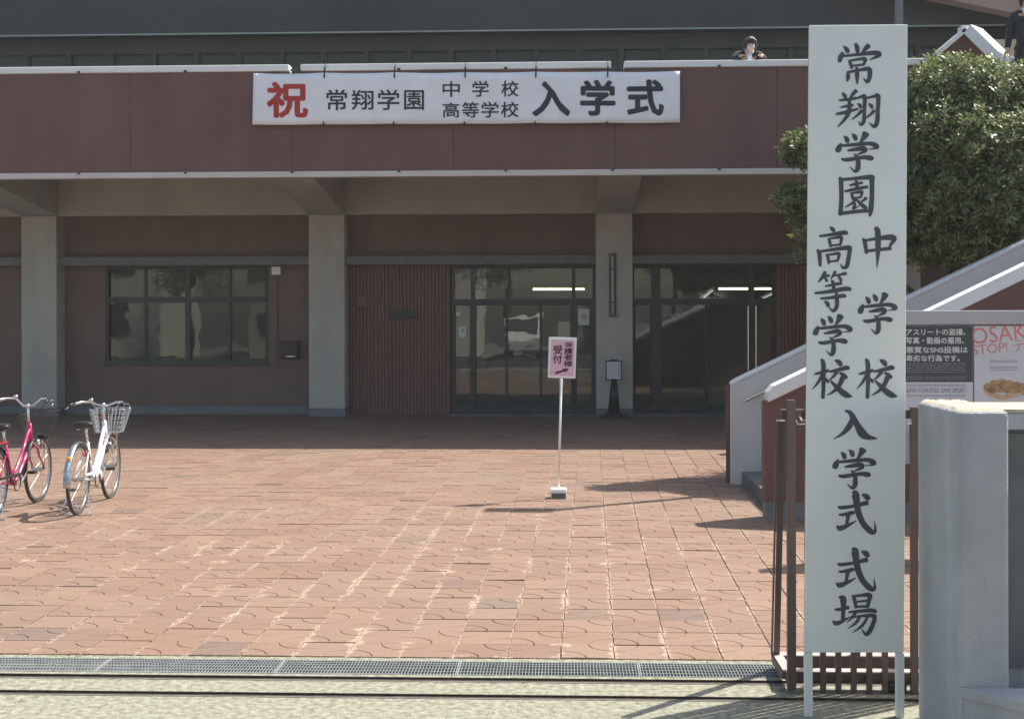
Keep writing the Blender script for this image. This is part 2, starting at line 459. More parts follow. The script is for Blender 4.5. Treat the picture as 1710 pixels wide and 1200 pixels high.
# brush characters: strokes as (x, y, width) polylines
G = {
'常': [[(326,146,12),(335,170,19),(338,208,10)], [(262,160,6),(278,176,18),(286,192,16)], [(396,156,20),(380,172,18),(356,202,5)],
      [(258,196,14),(246,220,20),(240,244,15)], [(250,214,10),(350,204,13),(430,196,19),(452,208,18),(402,234,4)],
      [(292,238,10),(300,258,14),(306,280,11)], [(292,240,8),(350,230,12),(378,232,15),(366,264,10)], [(302,268,8),(366,261,10)],
      [(284,300,10),(286,330,17),(280,352,5)], [(286,302,10),(350,290,12),(398,286,19),(400,330,17),(388,354,14),(366,336,3)], [(332,278,12),(334,320,17),(334,366,6)]],
'翔': [[(250,412,8),(262,426,16),(268,440,12)], [(326,400,16),(308,418,14),(292,440,6)], [(232,452,8),(290,446,13),(326,440,12)],
      [(240,490,6),(280,482,12),(308,478,11)], [(216,526,10),(270,516,14),(336,498,8)], [(284,446,12),(290,480,16),(282,524,17),(256,562,12),(222,597,3)],
      [(326,442,8),(352,434,12),(372,434,17),(370,500,14),(368,560,15),(352,584,12),(338,566,3)], [(334,470,6),(346,480,14),(352,494,10)], [(356,508,14),(332,532,10),(302,556,4)],
      [(384,440,8),(420,432,12),(446,430,18),(444,500,16),(440,568,18),(424,594,14),(398,572,3)], [(394,470,6),(408,482,15),(414,494,11)], [(424,508,14),(400,532,10),(372,552,4)]],
'学': [[(175,475,8),(196,500,30),(206,528,22)], [(240,455,8),(262,480,30),(272,508,22)], [(352,455,46),(335,490,30),(300,540,8)],
      [(150,542,16),(132,580,36),(122,606,32)], [(145,560,14),(250,550,22),(380,540,24),(435,560,34),(444,580,14),(370,590,5)],
      [(205,600,12),(270,590,24),(330,582,30),(346,604,24),(275,640,6)], [(256,632,10),(285,665,22),(290,720,30),(284,762,30),(262,780,16),(222,742,4)], [(155,675,14),(200,680,24),(330,660,24),(392,668,34),(402,680,20)]],
'園': [[(236,872,12),(244,890,18),(246,990,17),(240,1068,18)], [(240,882,12),(330,874,14),(405,868,20),(422,876,14)], [(412,874,20),(412,960,18),(406,1040,20),(400,1078,8)], [(246,1062,14),(330,1052,14),(402,1048,14)],
      [(292,912,8),(325,904,12),(360,898,10)], [(326,886,10),(330,905,14),(330,936,12)], [(266,944,9),(320,932,13),(388,920,12)],
      [(298,952,8),(306,970,12),(310,988,9)], [(298,954,7),(340,948,11),(358,948,12),(350,976,9)], [(306,982,7),(350,976,9)],
      [(328,984,12),(306,1006,10),(266,1030,4)], [(312,998,9),(318,1020,12),(310,1038,8),(346,1020,3)], [(330,990,8),(352,1012,14),(374,1030,16),(386,1032,5)], [(380,980,14),(364,994,9),(346,1004,4)]],
'高': [[(196,73,6),(212,84,18),(222,98,12)], [(138,126,10),(200,118,14),(280,106,20),(298,112,12)], [(188,140,8),(196,160,14),(202,190,10)], [(188,142,8),(240,134,12),(264,136,15),(256,180,10)], [(198,182,8),(256,176,10)],
      [(124,206,10),(136,230,18),(140,300,12)], [(128,218,10),(220,204,14),(302,194,20),(312,206,18),(302,270,18),(294,302,18),(272,312,12),(258,288,3)],
      [(176,232,8),(186,252,14),(190,286,10)], [(178,238,8),(225,230,12),(250,230,14),(242,270,10)], [(188,276,8),(242,270,10)]],
'等': [[(168,334,16),(150,366,16),(124,396,5)], [(150,364,8),(176,358,12),(192,354,12)], [(162,368,8),(174,380,14),(178,392,10)],
      [(230,332,14),(218,354,12),(202,376,5)], [(224,356,8),(262,350,12),(296,342,16)], [(248,362,8),(262,376,15),(266,390,11)],
      [(206,384,8),(218,404,18),(220,448,13)], [(168,420,8),(220,410,13),(268,402,14)], [(104,462,10),(180,454,16),(290,436,20),(325,440,16)],
      [(140,494,10),(200,490,14),(276,478,18),(292,484,12)], [(236,458,12),(240,500,18),(238,544,18),(216,570,14),(190,546,3)], [(164,510,6),(180,524,18),(188,542,14)]],
'校': [[(104,938,8),(140,930,14),(186,918,14)], [(144,852,10),(156,880,20),(157,980,18),(153,1076,16)], [(152,936,14),(126,984,12),(90,1026,3)], [(158,958,8),(176,974,14),(186,988,8)],
      [(228,858,8),(250,870,22),(262,888,16)], [(194,924,10),(245,914,16),(296,902,20),(306,910,12)], [(236,926,18),(216,952,12),(188,976,4)], [(252,930,6),(276,944,18),(294,960,16)],
      [(272,958,22),(250,1006,18),(216,1040,12),(178,1062,3)], [(200,978,8),(232,1010,18),(270,1044,26),(300,1062,24),(328,1068,5)]],
'中': [[(388,140,10),(400,160,18),(410,226,15)], [(394,152,10),(480,138,16),(556,132,26),(580,142,18),(556,176,14),(548,202,10)], [(408,214,12),(480,206,14),(556,198,16)], [(466,76,18),(478,100,25),(480,200,22),(473,316,3)]],
'入': [[(270,205,34),(232,268,34),(180,322,22),(102,366,3)], [(204,138,14),(240,150,24),(262,180,34),(300,245,36),(345,318,52),(395,350,34),(468,362,9)]],
'式': [[(142,930,12),(170,940,22),(290,924,20),(350,908,26),(386,900,30)], [(260,812,10),(284,825,44),(296,900,40),(312,985,38),(350,1070,36),(405,1130,36),(440,1148,22),(452,1120,16),(444,1054,4)],
      [(342,830,10),(372,845,34),(398,868,26)], [(148,996,10),(180,998,18),(262,982,24),(272,990,10)], [(228,990,30),(218,1040,22),(212,1080,20)], [(130,1090,10),(155,1110,32),(210,1092,24),(292,1050,6)]],
'場': [[(114,688,12),(150,690,20),(228,672,22)], [(150,586,12),(182,600,40),(184,680,28),(180,784,24)], [(98,788,12),(122,806,28),(170,792,22),(242,750,5)],
      [(258,574,12),(276,600,24),(290,676,18)], [(262,580,14),(340,570,20),(402,570,30),(400,610,26),(384,672,22)], [(292,626,12),(384,616,16)], [(286,668,16),(386,662,16)],
      [(230,712,12),(300,706,18),(420,698,26),(456,712,20)], [(288,715,18),(262,750,18),(212,800,4)], [(258,756,10),(340,744,16),(430,742,26),(444,768,26),(424,830,28),(398,880,28),(370,898,20),(334,852,3)],
      [(318,756,18),(286,804,18),(220,852,3)], [(384,756,16),(340,826,18),(256,886,3)]],
}
def brush(mb, ch, box, to, d0):
    st = G[ch]
    allp = [(x, y, w_) for s_ in st for x, y, w_ in s_]
    X0 = min(x - w_ * .35 for x, y, w_ in allp); X1 = max(x + w_ * .35 for x, y, w_ in allp)
    Y0 = min(y - w_ * .2 for x, y, w_ in allp); Y1 = max(y + w_ * .2 for x, y, w_ in allp)
    sx = (box[2] - box[0]) / (X1 - X0); sy = (box[3] - box[1]) / (Y1 - Y0); sw = (sx + sy) / 2
    for k, s_ in enumerate(st):
        P = [np.array([box[0] + (x - X0) * sx, box[1] + (y - Y0) * sy, w_ * sw * 1.38]) for x, y, w_ in s_]
        Q = []
        n = len(P)
        for i in range(n - 1):
            a, b, c, d = P[max(0, i - 1)], P[i], P[i + 1], P[min(n - 1, i + 2)]
            for t in np.linspace(0, 1, 7)[:-1]:
                Q.append(.5 * ((2 * b) + (c - a) * t + (2 * a - 5 * b + 4 * c - d) * t * t + (3 * b - a - 3 * c + d) * t ** 3))
        Q.append(P[-1])
        Lf, Rt = [], []
        for i, q in enumerate(Q):
            t = Q[min(i + 1, len(Q) - 1)][:2] - Q[max(i - 1, 0)][:2]
            t = t / (np.linalg.norm(t) + 1e-9); nn = np.array([-t[1], t[0]]) * max(q[2], .6) / 2
            Lf.append(q[:2] + nn); Rt.append(q[:2] - nn)
        # rounded ends
        def cap(q, t):
            r = max(q[2], .6) / 2; nn = np.array([-t[1], t[0]])
            return [q[:2] + t * r * .55 * math.cos(a) + nn * r * math.sin(a) for a in (.9, 0, -.9)]
        t0 = Q[0][:2] - Q[1][:2]; t0 /= np.linalg.norm(t0) + 1e-9
        t1 = Q[-1][:2] - Q[-2][:2]; t1 /= np.linalg.norm(t1) + 1e-9
        d = d0 + k * .00012
        vs = [to(p[0], p[1], d) for p in Lf] + [to(p[0], p[1], d) for p in Rt]
        m_ = len(Lf)
        fs = [(i, i + 1, m_ + i + 1, m_ + i) for i in range(m_ - 1)]
        b0 = len(vs); vs += [to(p[0], p[1], d) for p in cap(Q[0], t0)]
        fs.append((0, m_, b0, b0 + 1, b0 + 2))
        b1 = len(vs); vs += [to(p[0], p[1], d) for p in cap(Q[-1], t1)]
        fs.append((m_ - 1, b1, b1 + 1, b1 + 2, 2 * m_ - 1))
        mb.add(vs, fs)

# ================================================================== SETTING: ground, apron, rails, paving
g = MB(); g.add([(-68, -38, -.16), (68, -38, -.16), (68, 68, -.16), (-68, 68, -.16)], [(0, 1, 2, 3)])
struct(g.build('ground', M['ground']))
rd = MB(); rd.box(-60, 60, -9.5, 3.4, -.15, -.03); struct(rd.build('road', M['asphalt']))

ap = MB()
YR = [(6.325, 6.405), (6.615, 6.70)]                    # slots of the two gate rails
ap.box(-14, 14, 3.4, YR[0][0], -.15, 0)
ap.box(-14, 14, YR[0][1], YR[1][0], -.15, 0)
ap.box(-14, 14, YR[1][1], 6.745, -.15, 0)
ap.box(-14, 14, 7.01, 7.072, -.15, .001)
ap.box(-14, 14, 6.325, 7.01, -.155, -.10)
struct(ap.build('concrete_apron', M['concrete'], bevel=.004, seg=1))

for k, (a, b) in enumerate(YR):
    c = (a + b) / 2
    rl = MB()
    rl.box(-14, 14, a + .002, b - .002, -.06, -.035)
    rl.box(-14, 14, c - .012, c + .012, -.035, -.004)
    lip = MB(); lip.box(-14, 14, a + .002, a + .013, -.035, .0015)
    rl.box(-14, 14, b - .007, b - .002, -.035, .001)
    o = rl.build('gate_rail', M['railm']); lip.build('rail_lip', M['lip'], o)
    tag(o, ('dark steel gate rail sunk in the concrete, the one nearest the bottom of the photo',
            'dark steel gate rail sunk in the concrete next to the drain grating')[k], 'rail', 'gate rails set in the concrete')

# drain gratings
gl = .966
gx0 = gx(765, 6.88)
for i in range(-3, 2):
    xa = gx0 + i * (gl + .004)
    posw = {-3: 'cut by the left edge of the photo', -2: 'second from the left edge', -1: 'just left of the reception sign', 0: 'directly below the reception sign',
            1: 'ending at the foot of the brown gate'}.get(i, '')
    t = thing('drain_grate', 'galvanised drain grate along the paving edge, ' + posw, 'drain grate', (xa, 6.88, 0), group='drain gratings along the gate line')
    fr = MB()
    fr.box(xa, xa + gl, 6.748, 6.756, -.04, .0015); fr.box(xa, xa + gl, 6.999, 7.007, -.04, .0015)
    fr.box(xa, xa + .006, 6.756, 6.999, -.04, .0015); fr.box(xa + gl - .006, xa + gl, 6.756, 6.999, -.04, .0015)
    fr.build('frame', M['galv'], t)
    br = MB()
    nb = 56
    for j in range(1, nb):
        x = xa + gl * j / nb
        br.box(x - .0016, x + .0016, 6.756, 6.999, -.03, 0)
    for yy in (6.812, 6.868, 6.924, 6.965):
        br.box(xa + .006, xa + gl - .006, yy - .003, yy + .003, -.012, .001)
    stuff(br.build('bearing_bars', M['galv'], t))

# paving ------------------------------------------------------------
gapx, gapy = .0052, .0042
def tile_geo(flip):
    hx, hy = TS / 2 - gapx, TS / 2 - gapy
    h = TS / 2; r1, r2, rm = .1385, .1468, .1425; dz = -.0065; N = 5
    def arc(cx, cy, sx, sy, r):
        a0 = math.asin((h - hy) / r); a1 = math.acos((h - hx) / r)
        return [(cx + sx * r * math.cos(a0 + (a1 - a0) * k / N), cy + sy * r * math.sin(a0 + (a1 - a0) * k / N)) for k in range(N + 1)]
    V, F = [], []
    def pt(x, y, z):
        if flip: x = -x
        V.append((x, y, z)); return len(V) - 1
    def face(ids):
        F.append(tuple(ids[::-1]) if flip else tuple(ids))
    A1, A2, Am = arc(-h, -h, 1, 1, r1), arc(-h, -h, 1, 1, r2), arc(-h, -h, 1, 1, rm)
    B1, B2, Bm = arc(h, h, -1, -1, r1), arc(h, h, -1, -1, r2), arc(h, h, -1, -1, rm)
    ca, cb = pt(-hx, -hy, 0), pt(hx, hy, 0)
    ia1 = [pt(x, y, 0) for x, y in A1]; iam = [pt(x, y, dz) for x, y in Am]; ia2 = [pt(x, y, 0) for x, y in A2]
    ib1 = [pt(x, y, 0) for x, y in B1]; ibm = [pt(x, y, dz) for x, y in Bm]; ib2 = [pt(x, y, 0) for x, y in B2]
    face([ca] + ia1); face([cb] + ib1)
    for k in range(N):
        face([ia1[k], iam[k], iam[k + 1], ia1[k + 1]]); face([iam[k], ia2[k], ia2[k + 1], iam[k + 1]])
        face([ib1[k], ibm[k], ibm[k + 1], ib1[k + 1]]); face([ibm[k], ib2[k], ib2[k + 1], ibm[k + 1]])
    br = pt(hx, -hy, 0); tl = pt(-hx, hy, 0)
    # outer region: bottom edge ia2[0] -> br -> right edge up to ib2[-1] ... along arc B to ib2[0] -> tl -> left edge down to ia2[-1] -> arc A back
    face([ia2[0], br, ib2[N]] + ib2[N - 1:0:-1] + [ib2[0], tl, ia2[N]] + ia2[N - 1:0:-1])
    q = [pt(-hx, -hy, -.02), pt(hx, -hy, -.02), pt(hx, hy, -.02), pt(-hx, hy, -.02)]
    face([q[0], q[1], br, ia2[0], iam[0], ia1[0], ca])
    face([q[1], q[2], cb, ib1[N], ibm[N], ib2[N], br])
    face([q[2], q[3], tl, ib2[0], ibm[0], ib1[0], cb])
    face([q[3], q[0], ca, ia1[N], iam[N], ia2[N], tl])
    return V, F
TG = [tile_geo(False), tile_geo(True)]
TM = []
for V, F in TG:
    me = bpy.data.meshes.new('tile'); me.from_pydata(V, [], F); me.materials.append(M['tile']); TM.append(me)
pv = MB()
pv.add([(-13, 7.072, -.008), (9, 7.072, -.008), (9, 24.4, -.008), (-13, 24.4, -.008)], [(0, 1, 2, 3)])
for i in range(-50, 36):
    xa_ = TX0 + i * TS; x1_, x2_ = xa_ + TSH * 0, xa_ + TSH * (24.4 - 7.072)
    b0_ = len(pv.v)
    for kk in range(59):
        yy_ = 7.072 + kk * (24.4 - 7.072) / 58; xx_ = xa_ + TSH * (yy_ - TY0); zz_ = -.0038 + random.uniform(-.006, .0022)
        pv.v += [(xx_ - .007, yy_, zz_), (xx_ + .007, yy_, zz_)]
    pv.f += [(b0_ + 2 * kk, b0_ + 2 * kk + 1, b0_ + 2 * kk + 3, b0_ + 2 * kk + 2) for kk in range(58)]
pave = struct(pv.build('brick_pavement', M['groutm']))
tiles = []
nrow = int((24.3 - TY0) / TS)
for j in range(nrow):
    yc = TY0 + (j + .5) * TS
    for i in range(-60, 45):
        xc = TX0 + (i + .5) * TS + TSH * (yc - TY0)
        if xc < -.45 * yc - 2.2 or xc > min(.40 * yc + 2.2, 8.5): continue
        vis = (-.44 * yc < xc - .0 < .36 * yc) and not (xc > 1.9 and yc > 11.7)
        tiles.append((yc, xc, i, j, vis))
tiles.sort(key=lambda t: (not t[4], t[0], abs(t[1])))
sv, sf = [], []
for k, (yc, xc, i, j, vis) in enumerate(tiles):
    fl = (i + j) % 2
    dz = random.gauss(0, .0011); tx = random.gauss(0, .0045); ty = random.gauss(0, .0045); rz = random.gauss(0, .004)
    if random.random() < .05: dz -= .003
    dz = max(-.005, min(.004, dz))
    yc += random.gauss(0, .0006); xc += random.gauss(0, .0006)
    if k < 300:
        o = bpy.data.objects.new('tile', TM[fl]); COL.objects.link(o); o.parent = pave
        o.location = (xc, yc, dz + .002); o.rotation_euler = (tx, ty, rz)
    else:
        Rm = np.array(Matrix.Rotation(rz, 3, 'Z') @ Matrix.Rotation(ty, 3, 'Y') @ Matrix.Rotation(tx, 3, 'X'))
        V, F = TG[fl]
        P = np.array(V) @ Rm.T + np.array([xc, yc, dz + .002])
        b = len(sv); sv += P.tolist(); sf += [tuple(q + b for q in f) for f in F]
tb = MB(); tb.v, tb.f = sv, sf
stuff(tb.build('tile', M['tile'], pave))

# ================================================================== SCHOOL BUILDING
YC = 23.9      # column faces
YW = 24.32     # wall plane
YF = 20.24     # fascia plane
ZT = 3.78      # underside of the beam
sb = thing('school_building', 'two storey red brown school building with grey columns, long balcony fascia and glass entrance', 'building', (0, 24, 0))
CW = .68
colx = [gx(65 + 480.5 * k, YC) for k in range(-1, 5)]
for cx in colx:
    c = MB(); c.box(cx - CW / 2, cx + CW / 2, YC, YW - .002, .14, ZT); c.build('column', M['grey'], sb, bevel=.015)
    c = MB(); c.box(cx - CW / 2 - .006, cx + CW / 2 + .006, YC - .006, YW - .004, 0, .139); c.build('column_base', M['plinth'], sb)
    b = MB(); b.prism([(cx - CW / 2, YC, ZT + .001), (cx - CW / 2, YF + .14, 4.22), (cx - CW / 2, YF + .14, 4.5), (cx - CW / 2, YC, 4.5)], (CW, 0, 0))
    b.build('bracket', M['grey'], sb, bevel=.01)
XL, XR = -17, 15
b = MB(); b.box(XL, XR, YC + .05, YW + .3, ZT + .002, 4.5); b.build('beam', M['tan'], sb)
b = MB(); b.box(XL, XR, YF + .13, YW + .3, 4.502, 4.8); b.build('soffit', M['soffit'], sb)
b = MB(); b.box(XL, XR, YF + .13, 27.9, 4.802, 4.95); b.build('terrace_slab', M['grey'], sb)
# fascia panels, notched where the coping stops
ztop = zz(116, YF); zbot = zz(284, YF); zcop = zz(104.5, YF)
gaps = [(gx(484, YF), gx(503, YF)), (gx(1021, YF), gx(1043, YF))]
pj = [gx(218 + 270 * k, YF) for k in range(-3, 7)]
pj = [XL] + [x for x in pj if XL < x < XR] + [XR]
for a, b_ in zip(pj, pj[1:]):
    segs = [(a + .003, b_ - .003, ztop)]
    for ga, gb in gaps:
        ns = []
        for (p, q, zt) in segs:
            if ga > p and gb < q: ns += [(p, ga, zt), (ga, gb, zz(124, YF)), (gb, q, zt)]
            elif ga < q < gb: ns += [(p, ga, zt), (ga, q, zz(124, YF))]
            elif ga < p < gb: ns += [(p, gb, zz(124, YF)), (gb, q, zt)]
            else: ns.append((p, q, zt))
        segs = ns
    f = MB()
    for p, q, zt in segs: f.box(p, q, YF, YF + .12, zbot, zt)
    f.build('fascia_panel', M['brown'], sb)
bk = MB(); bk.box(XL, XR, YF + .05, YF + .11, zbot + .02, zz(126, YF)); bk.build('fascia_backing', M['dark'], sb)
cps = [(XL, gaps[0][0]), (gaps[0][1], gaps[1][0]), (gaps[1][1], XR)]
for a, b_ in cps:
    c = MB(); c.box(a, b_, YF - .035, YF + .20, ztop + .001, zcop); c.build('coping', M['white'], sb, bevel=.018)
s = MB(); s.box(XL, XR, YF - .03, YF + .14, zz(294, YF), zbot - .001); s.build('lower_trim', M['strip'], sb, bevel=.01)
for k in range(-2, 12):
    x = gx(133 + 178 * k, YF)
    c = MB(); c.box(x - .02, x + .03, YF - .05, YF - .036, ztop - .005, ztop + .03); c.build('trim_clip', M['dark'], sb)
    c = MB(); c.box(x - .02, x + .025, YF - .045, YF - .031, zbot - .03, zbot)
    c.build('trim_clip', M['dark'], sb)
# ledges between columns
zl0, zl1 = zz(442, YW - .1), zz(427, YW - .1)
allx = [XL] + [c for c in colx] + [XR]
for a, b_ in zip(colx, colx[1:]):
    l = MB(); l.box(a + CW / 2 - .05, b_ - CW / 2 + .05, YC - .03 + .02, YC - .012 + .01, zl0 + .02, zl1)
    l2 = MB(); l2.box(a + CW / 2 + .002, b_ - CW / 2 - .002, YC + .1, YW - .001, zl0, zl1); l2.build('ledge', M['ledge'], sb, bevel=.01)
# walls (front skin with openings), bay by bay
def wall(x0, x1, z0, z1, m='brown_in', d=.18, name='wall_panel', y=YW):
    o = MB(); o.box(x0, x1, y, y + d, z0, z1); return o.build(name, M[m], sb)
def plinth(x0, x1):
    o = MB(); o.box(x0, x1, YW - .07, YW - .001, 0, .16); o.build('plinth', M['plinth'], sb, bevel=.01)
e0 = [c - CW / 2 for c in colx]; e1 = [c + CW / 2 for c in colx]
wall(e1[0], e0[1] - .001 + CW, 0, ZT)                       # bay left of the photo's first column
plinth(e1[0], e0[1])
wx0, wx1 = gx(176, YW), gx(449, YW)
wz1, wz0 = zz(443, YW), zz(606, YW)
wall(e0[1] + CW + .001, wx0, 0, ZT); wall(wx1, e0[2] + .1, 0, ZT); wall(wx0, wx1, 0, wz0 - .001); wall(wx0, wx1, wz1 + .001, ZT)
plinth(e1[1], e0[2])
rx0, rx1 = e1[2] + .002, gx(752, YW)
wall(rx0 - .1, rx1, 0, ZT)
dx0, dx1 = gx(754, YW), e0[3] - .002
dz0, dz1 = .06, zz(444, YW)
wall(dx0 - .02, e1[3] + .2, dz1 + .001, ZT); wall(dx1 + .003, e1[3] - .003, 0, dz1)
fx0, fx1 = e1[3] + .002, gx(1296, YW)
wall(fx0 + .2, fx1, dz1 + .001, ZT); wall(fx1 + .001, XR, 0, ZT)
wall(XL, e1[0] - .001, 0, ZT)
def ribs(x0, x1):
    r = MB(); n = int((x1 - x0) / .068)
    for i in range(n):
        x = x0 + (i + .5) * (x1 - x0) / n
        r.box(x - .021, x + .021, YW - .03, YW - .001, .0, zl0)
    r.build('ribbed_cladding', M['rib'], sb)
ribs(rx0 + .02, rx1 - .01); ribs(fx1 + .02, e0[4] + .3)

# office window left of centre: frame with 4 x 2 panes, blinds behind
yw = YW + .07
def frame_rect(x0, x1, z0, z1, t, y0, y1):
    m = MB(); m.box(x0, x0 + t, y0, y1, z0, z1); m.box(x1 - t, x1, y0, y1, z0, z1)
    m.box(x0 + t, x1 - t, y0, y1, z0, z0 + t); m.box(x0 + t, x1 - t, y0, y1, z1 - t, z1); return m
fm = frame_rect(wx0 + .002, wx1 - .002, wz0, wz1, .05, YW + .02, YW + .12)
trz0, trz1 = zz(504, yw), zz(494, yw)
fm.box(wx0 + .052, wx1 - .052, YW + .025, YW + .115, trz0, trz1)
win = fm.build('window_frame', M['dark'], sb)
mxs = [wx0 + .05] + [gx(p, yw) for p in (244, 314, 384)] + [wx1 - .05]
for k, x in enumerate(mxs[1:-1]):
    hw = .045 if k == 1 else .028
    a = MB(); a.box(x - hw, x + hw, YW + .03, YW + .11, wz0 + .05, trz0); a.build('mullion', M['dark'], win)
    a = MB(); a.box(x - hw, x + hw, YW + .03, YW + .11, trz1, wz1 - .05); a.build('mullion', M['dark'], win)
for k in range(4):
    for (za, zb) in ((wz0 + .05, trz0), (trz1, wz1 - .05)):
        a = MB(); yy = yw + (.012 if k in (0, 3) else -.012); a.box(mxs[k] + .03, mxs[k + 1] - .03, yy, yy + .006, za, zb); a.build('pane', M['glassd'], win)
a = MB(); a.box(wx0 - .03, wx1 + .03, YW - .03, YW + .02, wz0 - .05, wz0 - .002); a.build('window_sill', M['dark'], sb)
# office room box
rm = MB()
rm.box(wx0 - 1.2, wx1 + .6, 28.2, 28.3, 0, 3.4); rm.box(wx0 - 1.3, wx0 - 1.2, YW + .2, 28.2, 0, 3.4); rm.box(wx1 + .6, wx1 + .7, YW + .2, 28.2, 0, 3.4)
rm.box(wx0 - 1.2, wx1 + .6, YW + .2, 28.2, 3.0, 3.1); rm.build('office_room', M['room'], sb)
fl = MB(); fl.box(XL + 1, XR - 1, YW + .01, 46, -.02, .03); fl.build('floor', M['roomfloor'], sb)
for (px0, px1, y0, y1) in ((180, 244, 508, 540), (389, 446, 508, 600), (180, 244, 570, 590)):
    a = MB(); p0, p1 = at(px0, y1, yw + 1.2), at(px1, y0, yw + 1.2)
    a.box(p0.x, p1.x, yw + 1.2, yw + 1.6, p0.z, p1.z); a.build('cabinet', M['cabinet'], sb)

# entrance glazing ----------------------------------------------------
def glazing(x0, x1, posts, doors, name):
    z0, z1 = dz0, dz1
    fz = frame_rect(x0 + .002, x1 - .002, z0, z1, .05, YW + .02, YW + .14)
    t0, t1 = zz(508, YW), zz(499, YW)
    xs = [x0 + .05]
    for (pa, pb) in posts:
        xa, xb = gx(pa, YW), gx(pb, YW); fz.box(xa, xb, YW + .025, YW + .135, z0 + .05, z1 - .05)
        xs += [xa, xb]
    xs.append(x1 - .05)
    root = fz.build(name, M['dark'], sb)
    tr = MB(); pairs = list(zip(xs[0::2], xs[1::2]))
    for a, b_ in pairs: tr.box(a + .001, b_ - .001, YW + .03, YW + .13, t0, t1)
    tr.build('transom', M['dark'], root)
    for a, b_ in pairs:
        p = MB(); p.box(a, b_, YW + .075, YW + .081, t1, z1 - .05); p.build('pane', M['glass'], root)
        cuts = [a] + [gx(q, YW) for q in doors if a < gx(q, YW) < b_] + [b_]
        for c0, c1 in zip(cuts, cuts[1:]):
            l = frame_rect(c0 + .003, c1 - .003, z0 + .05, t0, .022, YW + .05, YW + .10)
            l.box(c0 + .025, c1 - .025, YW + .05, YW + .10, z0 + .072, z0 + .12)
            l.build('door_leaf' if len(cuts) > 2 else 'sash', M['dark'], root)
            p = MB(); p.box(c0 + .026, c1 - .026, YW + .072, YW + .078, z0 + .121, t0 - .023); p.build('pane', M['glass'], root)
glazing(dx0, dx1, [(786, 793), (955, 961)], [846, 903], 'entrance_glazing')
glazing(fx0, fx1, [(1088, 1103), (1251, 1260)], [1180], 'entrance_glazing')
for p in (1249, 1262):
    h = MB(); x = gx(p, YW); h.tube([(x, YW - .02, zz(680, YW)), (x, YW - .02, zz(512, YW))], .012, 8)
    for z in (zz(660, YW), zz(530, YW)): h.tube([(x, YW - .02, z), (x, YW + .03, z)], .008, 6)
    h.build('door_handle', M['steel'], sb)
st_ = MB(); st_.box(dx0, dx1, YW - .5, YW + .019, 0, .055); st_.build('threshold', M['stone'], sb, bevel=.01)
st_ = MB(); st_.box(fx0, fx1, YW - .5, YW + .019, 0, .055); st_.build('threshold', M['stone'], sb, bevel=.01)
# lobby
lb = MB()
lx0, lx1 = rx1 - .6, 8.5
lb.box(lx0 - .1, lx0, YW + .25, 46, 0, 3.3); lb.box(lx1, lx1 + .1, YW + .25, 46, 0, 3.3); lb.box(lx0, lx1, 45.9, 46, 0, 3.3)
lb.box(lx0, lx1, YW + .2, 45.9, 2.85, 3.0)
lb.build('lobby_walls', M['room'], sb)
for (x, y, wd, hh) in ((-1.2, 31, 1.2, 1.1), (.6, 33, .5, 2.8), (3.1, 35, .6, 2.8), (4.8, 30, 1.6, 2.1), (-.2, 38, 2.2, .9)):
    c = MB(); c.box(x, x + wd, y, y + .5, .03, hh); c.build('lobby_pier' if hh > 2.5 else 'lobby_counter', M['cabinet'], sb, bevel=.01)
def lampbar(p0, p1, Yp, Yq=None, r=.03, grp='fluorescent lamps inside the entrance hall', lab='', m='lamp'):
    A = at(*p0, Yp); B = at(*p1, Yq or Yp); mid = (A + B) / 2
    t = thing('fluorescent_lamp', lab, 'ceiling lamp', tuple(mid), group=grp)
    q = MB(); q.tube([A, B], r, 8); q.build('tube', M[m], t)
    q = MB(); q.bar(A + Vector((0, 0, .075)), B + Vector((0, 0, .075)), .16, .05); q.build('housing', M['plasticw'], t)
lampbar((890, 483), (976, 483), 38, lab='lit fluorescent lamp seen through the glass above the reception sign')
lampbar((1200, 483), (1288, 483), 38, lab='lit fluorescent lamp seen through the right hand entrance glazing, the long upper one')
lampbar((1170, 502), (1245, 502), 44, r=.02, lab='dim lamp behind the right hand entrance glazing, just above the transom', m='lampsoft')
lampbar((1175, 498), (1190, 486), 44, 40, r=.02, lab='short slanting lamp left of the long lamp behind the right glazing', m='lampsoft')
lampbar((1272, 500), (1292, 491), 44, 40, r=.02, lab='short slanting lamp at the right end behind the right glazing', m='lampsoft')

# things fixed to the front ------------------------------------------
def small_box(name, lab, cat, px0, px1, py0, py1, Y0, d, m, bev=.008):
    p0, p1 = at(px0, py1, Y0), at(px1, py0, Y0)
    q = MB(); q.box(p0.x, p1.x, Y0 - d, Y0, p0.z, p1.z)
    o = q.build(name, M[m], bevel=bev); return tag(o, lab, cat), p0, p1
small_box('alarm_box', 'small white square box high on the wall right of the window', 'wall box', 455, 470, 444, 458, YW - .001, .08, 'plasticw')
cd = MB(); x = gx(463, YW); cd.tube([(x, YW - .02, zz(459, YW)), (x, YW - .02, zz(615, YW))], .014, 8)
tag(cd.build('conduit', M['brown_in']), 'thin red brown conduit running down the wall under the white box', 'conduit')
mbx = thing('mailbox', 'black wall mailbox beside the second column', 'mailbox', tuple(at(486, 583, YW)))
p0, p1 = at(472, 597, YW), at(500, 570, YW)
q = MB(); q.box(p0.x, p1.x, YW - .16, YW - .002, p0.z, p1.z); q.build('body', M['blackp'], mbx, bevel=.012)
q = MB(); q.box(p0.x + .1, p1.x - .05, YW - .166, YW - .161, p0.z + .03, p0.z + .045); q.build('name_strip', M['steel'], mbx)
q = MB(); q.box(p0.x - .01, p1.x + .01, YW - .18, YW - .002, p1.z + .001, p1.z + .02); q.build('lid', M['blackp'], mbx, bevel=.005)
small_box('name_plaque', 'long dark plaque on the ribbed brown cladding', 'plaque', 648, 698, 517, 531, YW - .031, .03, 'blackp')
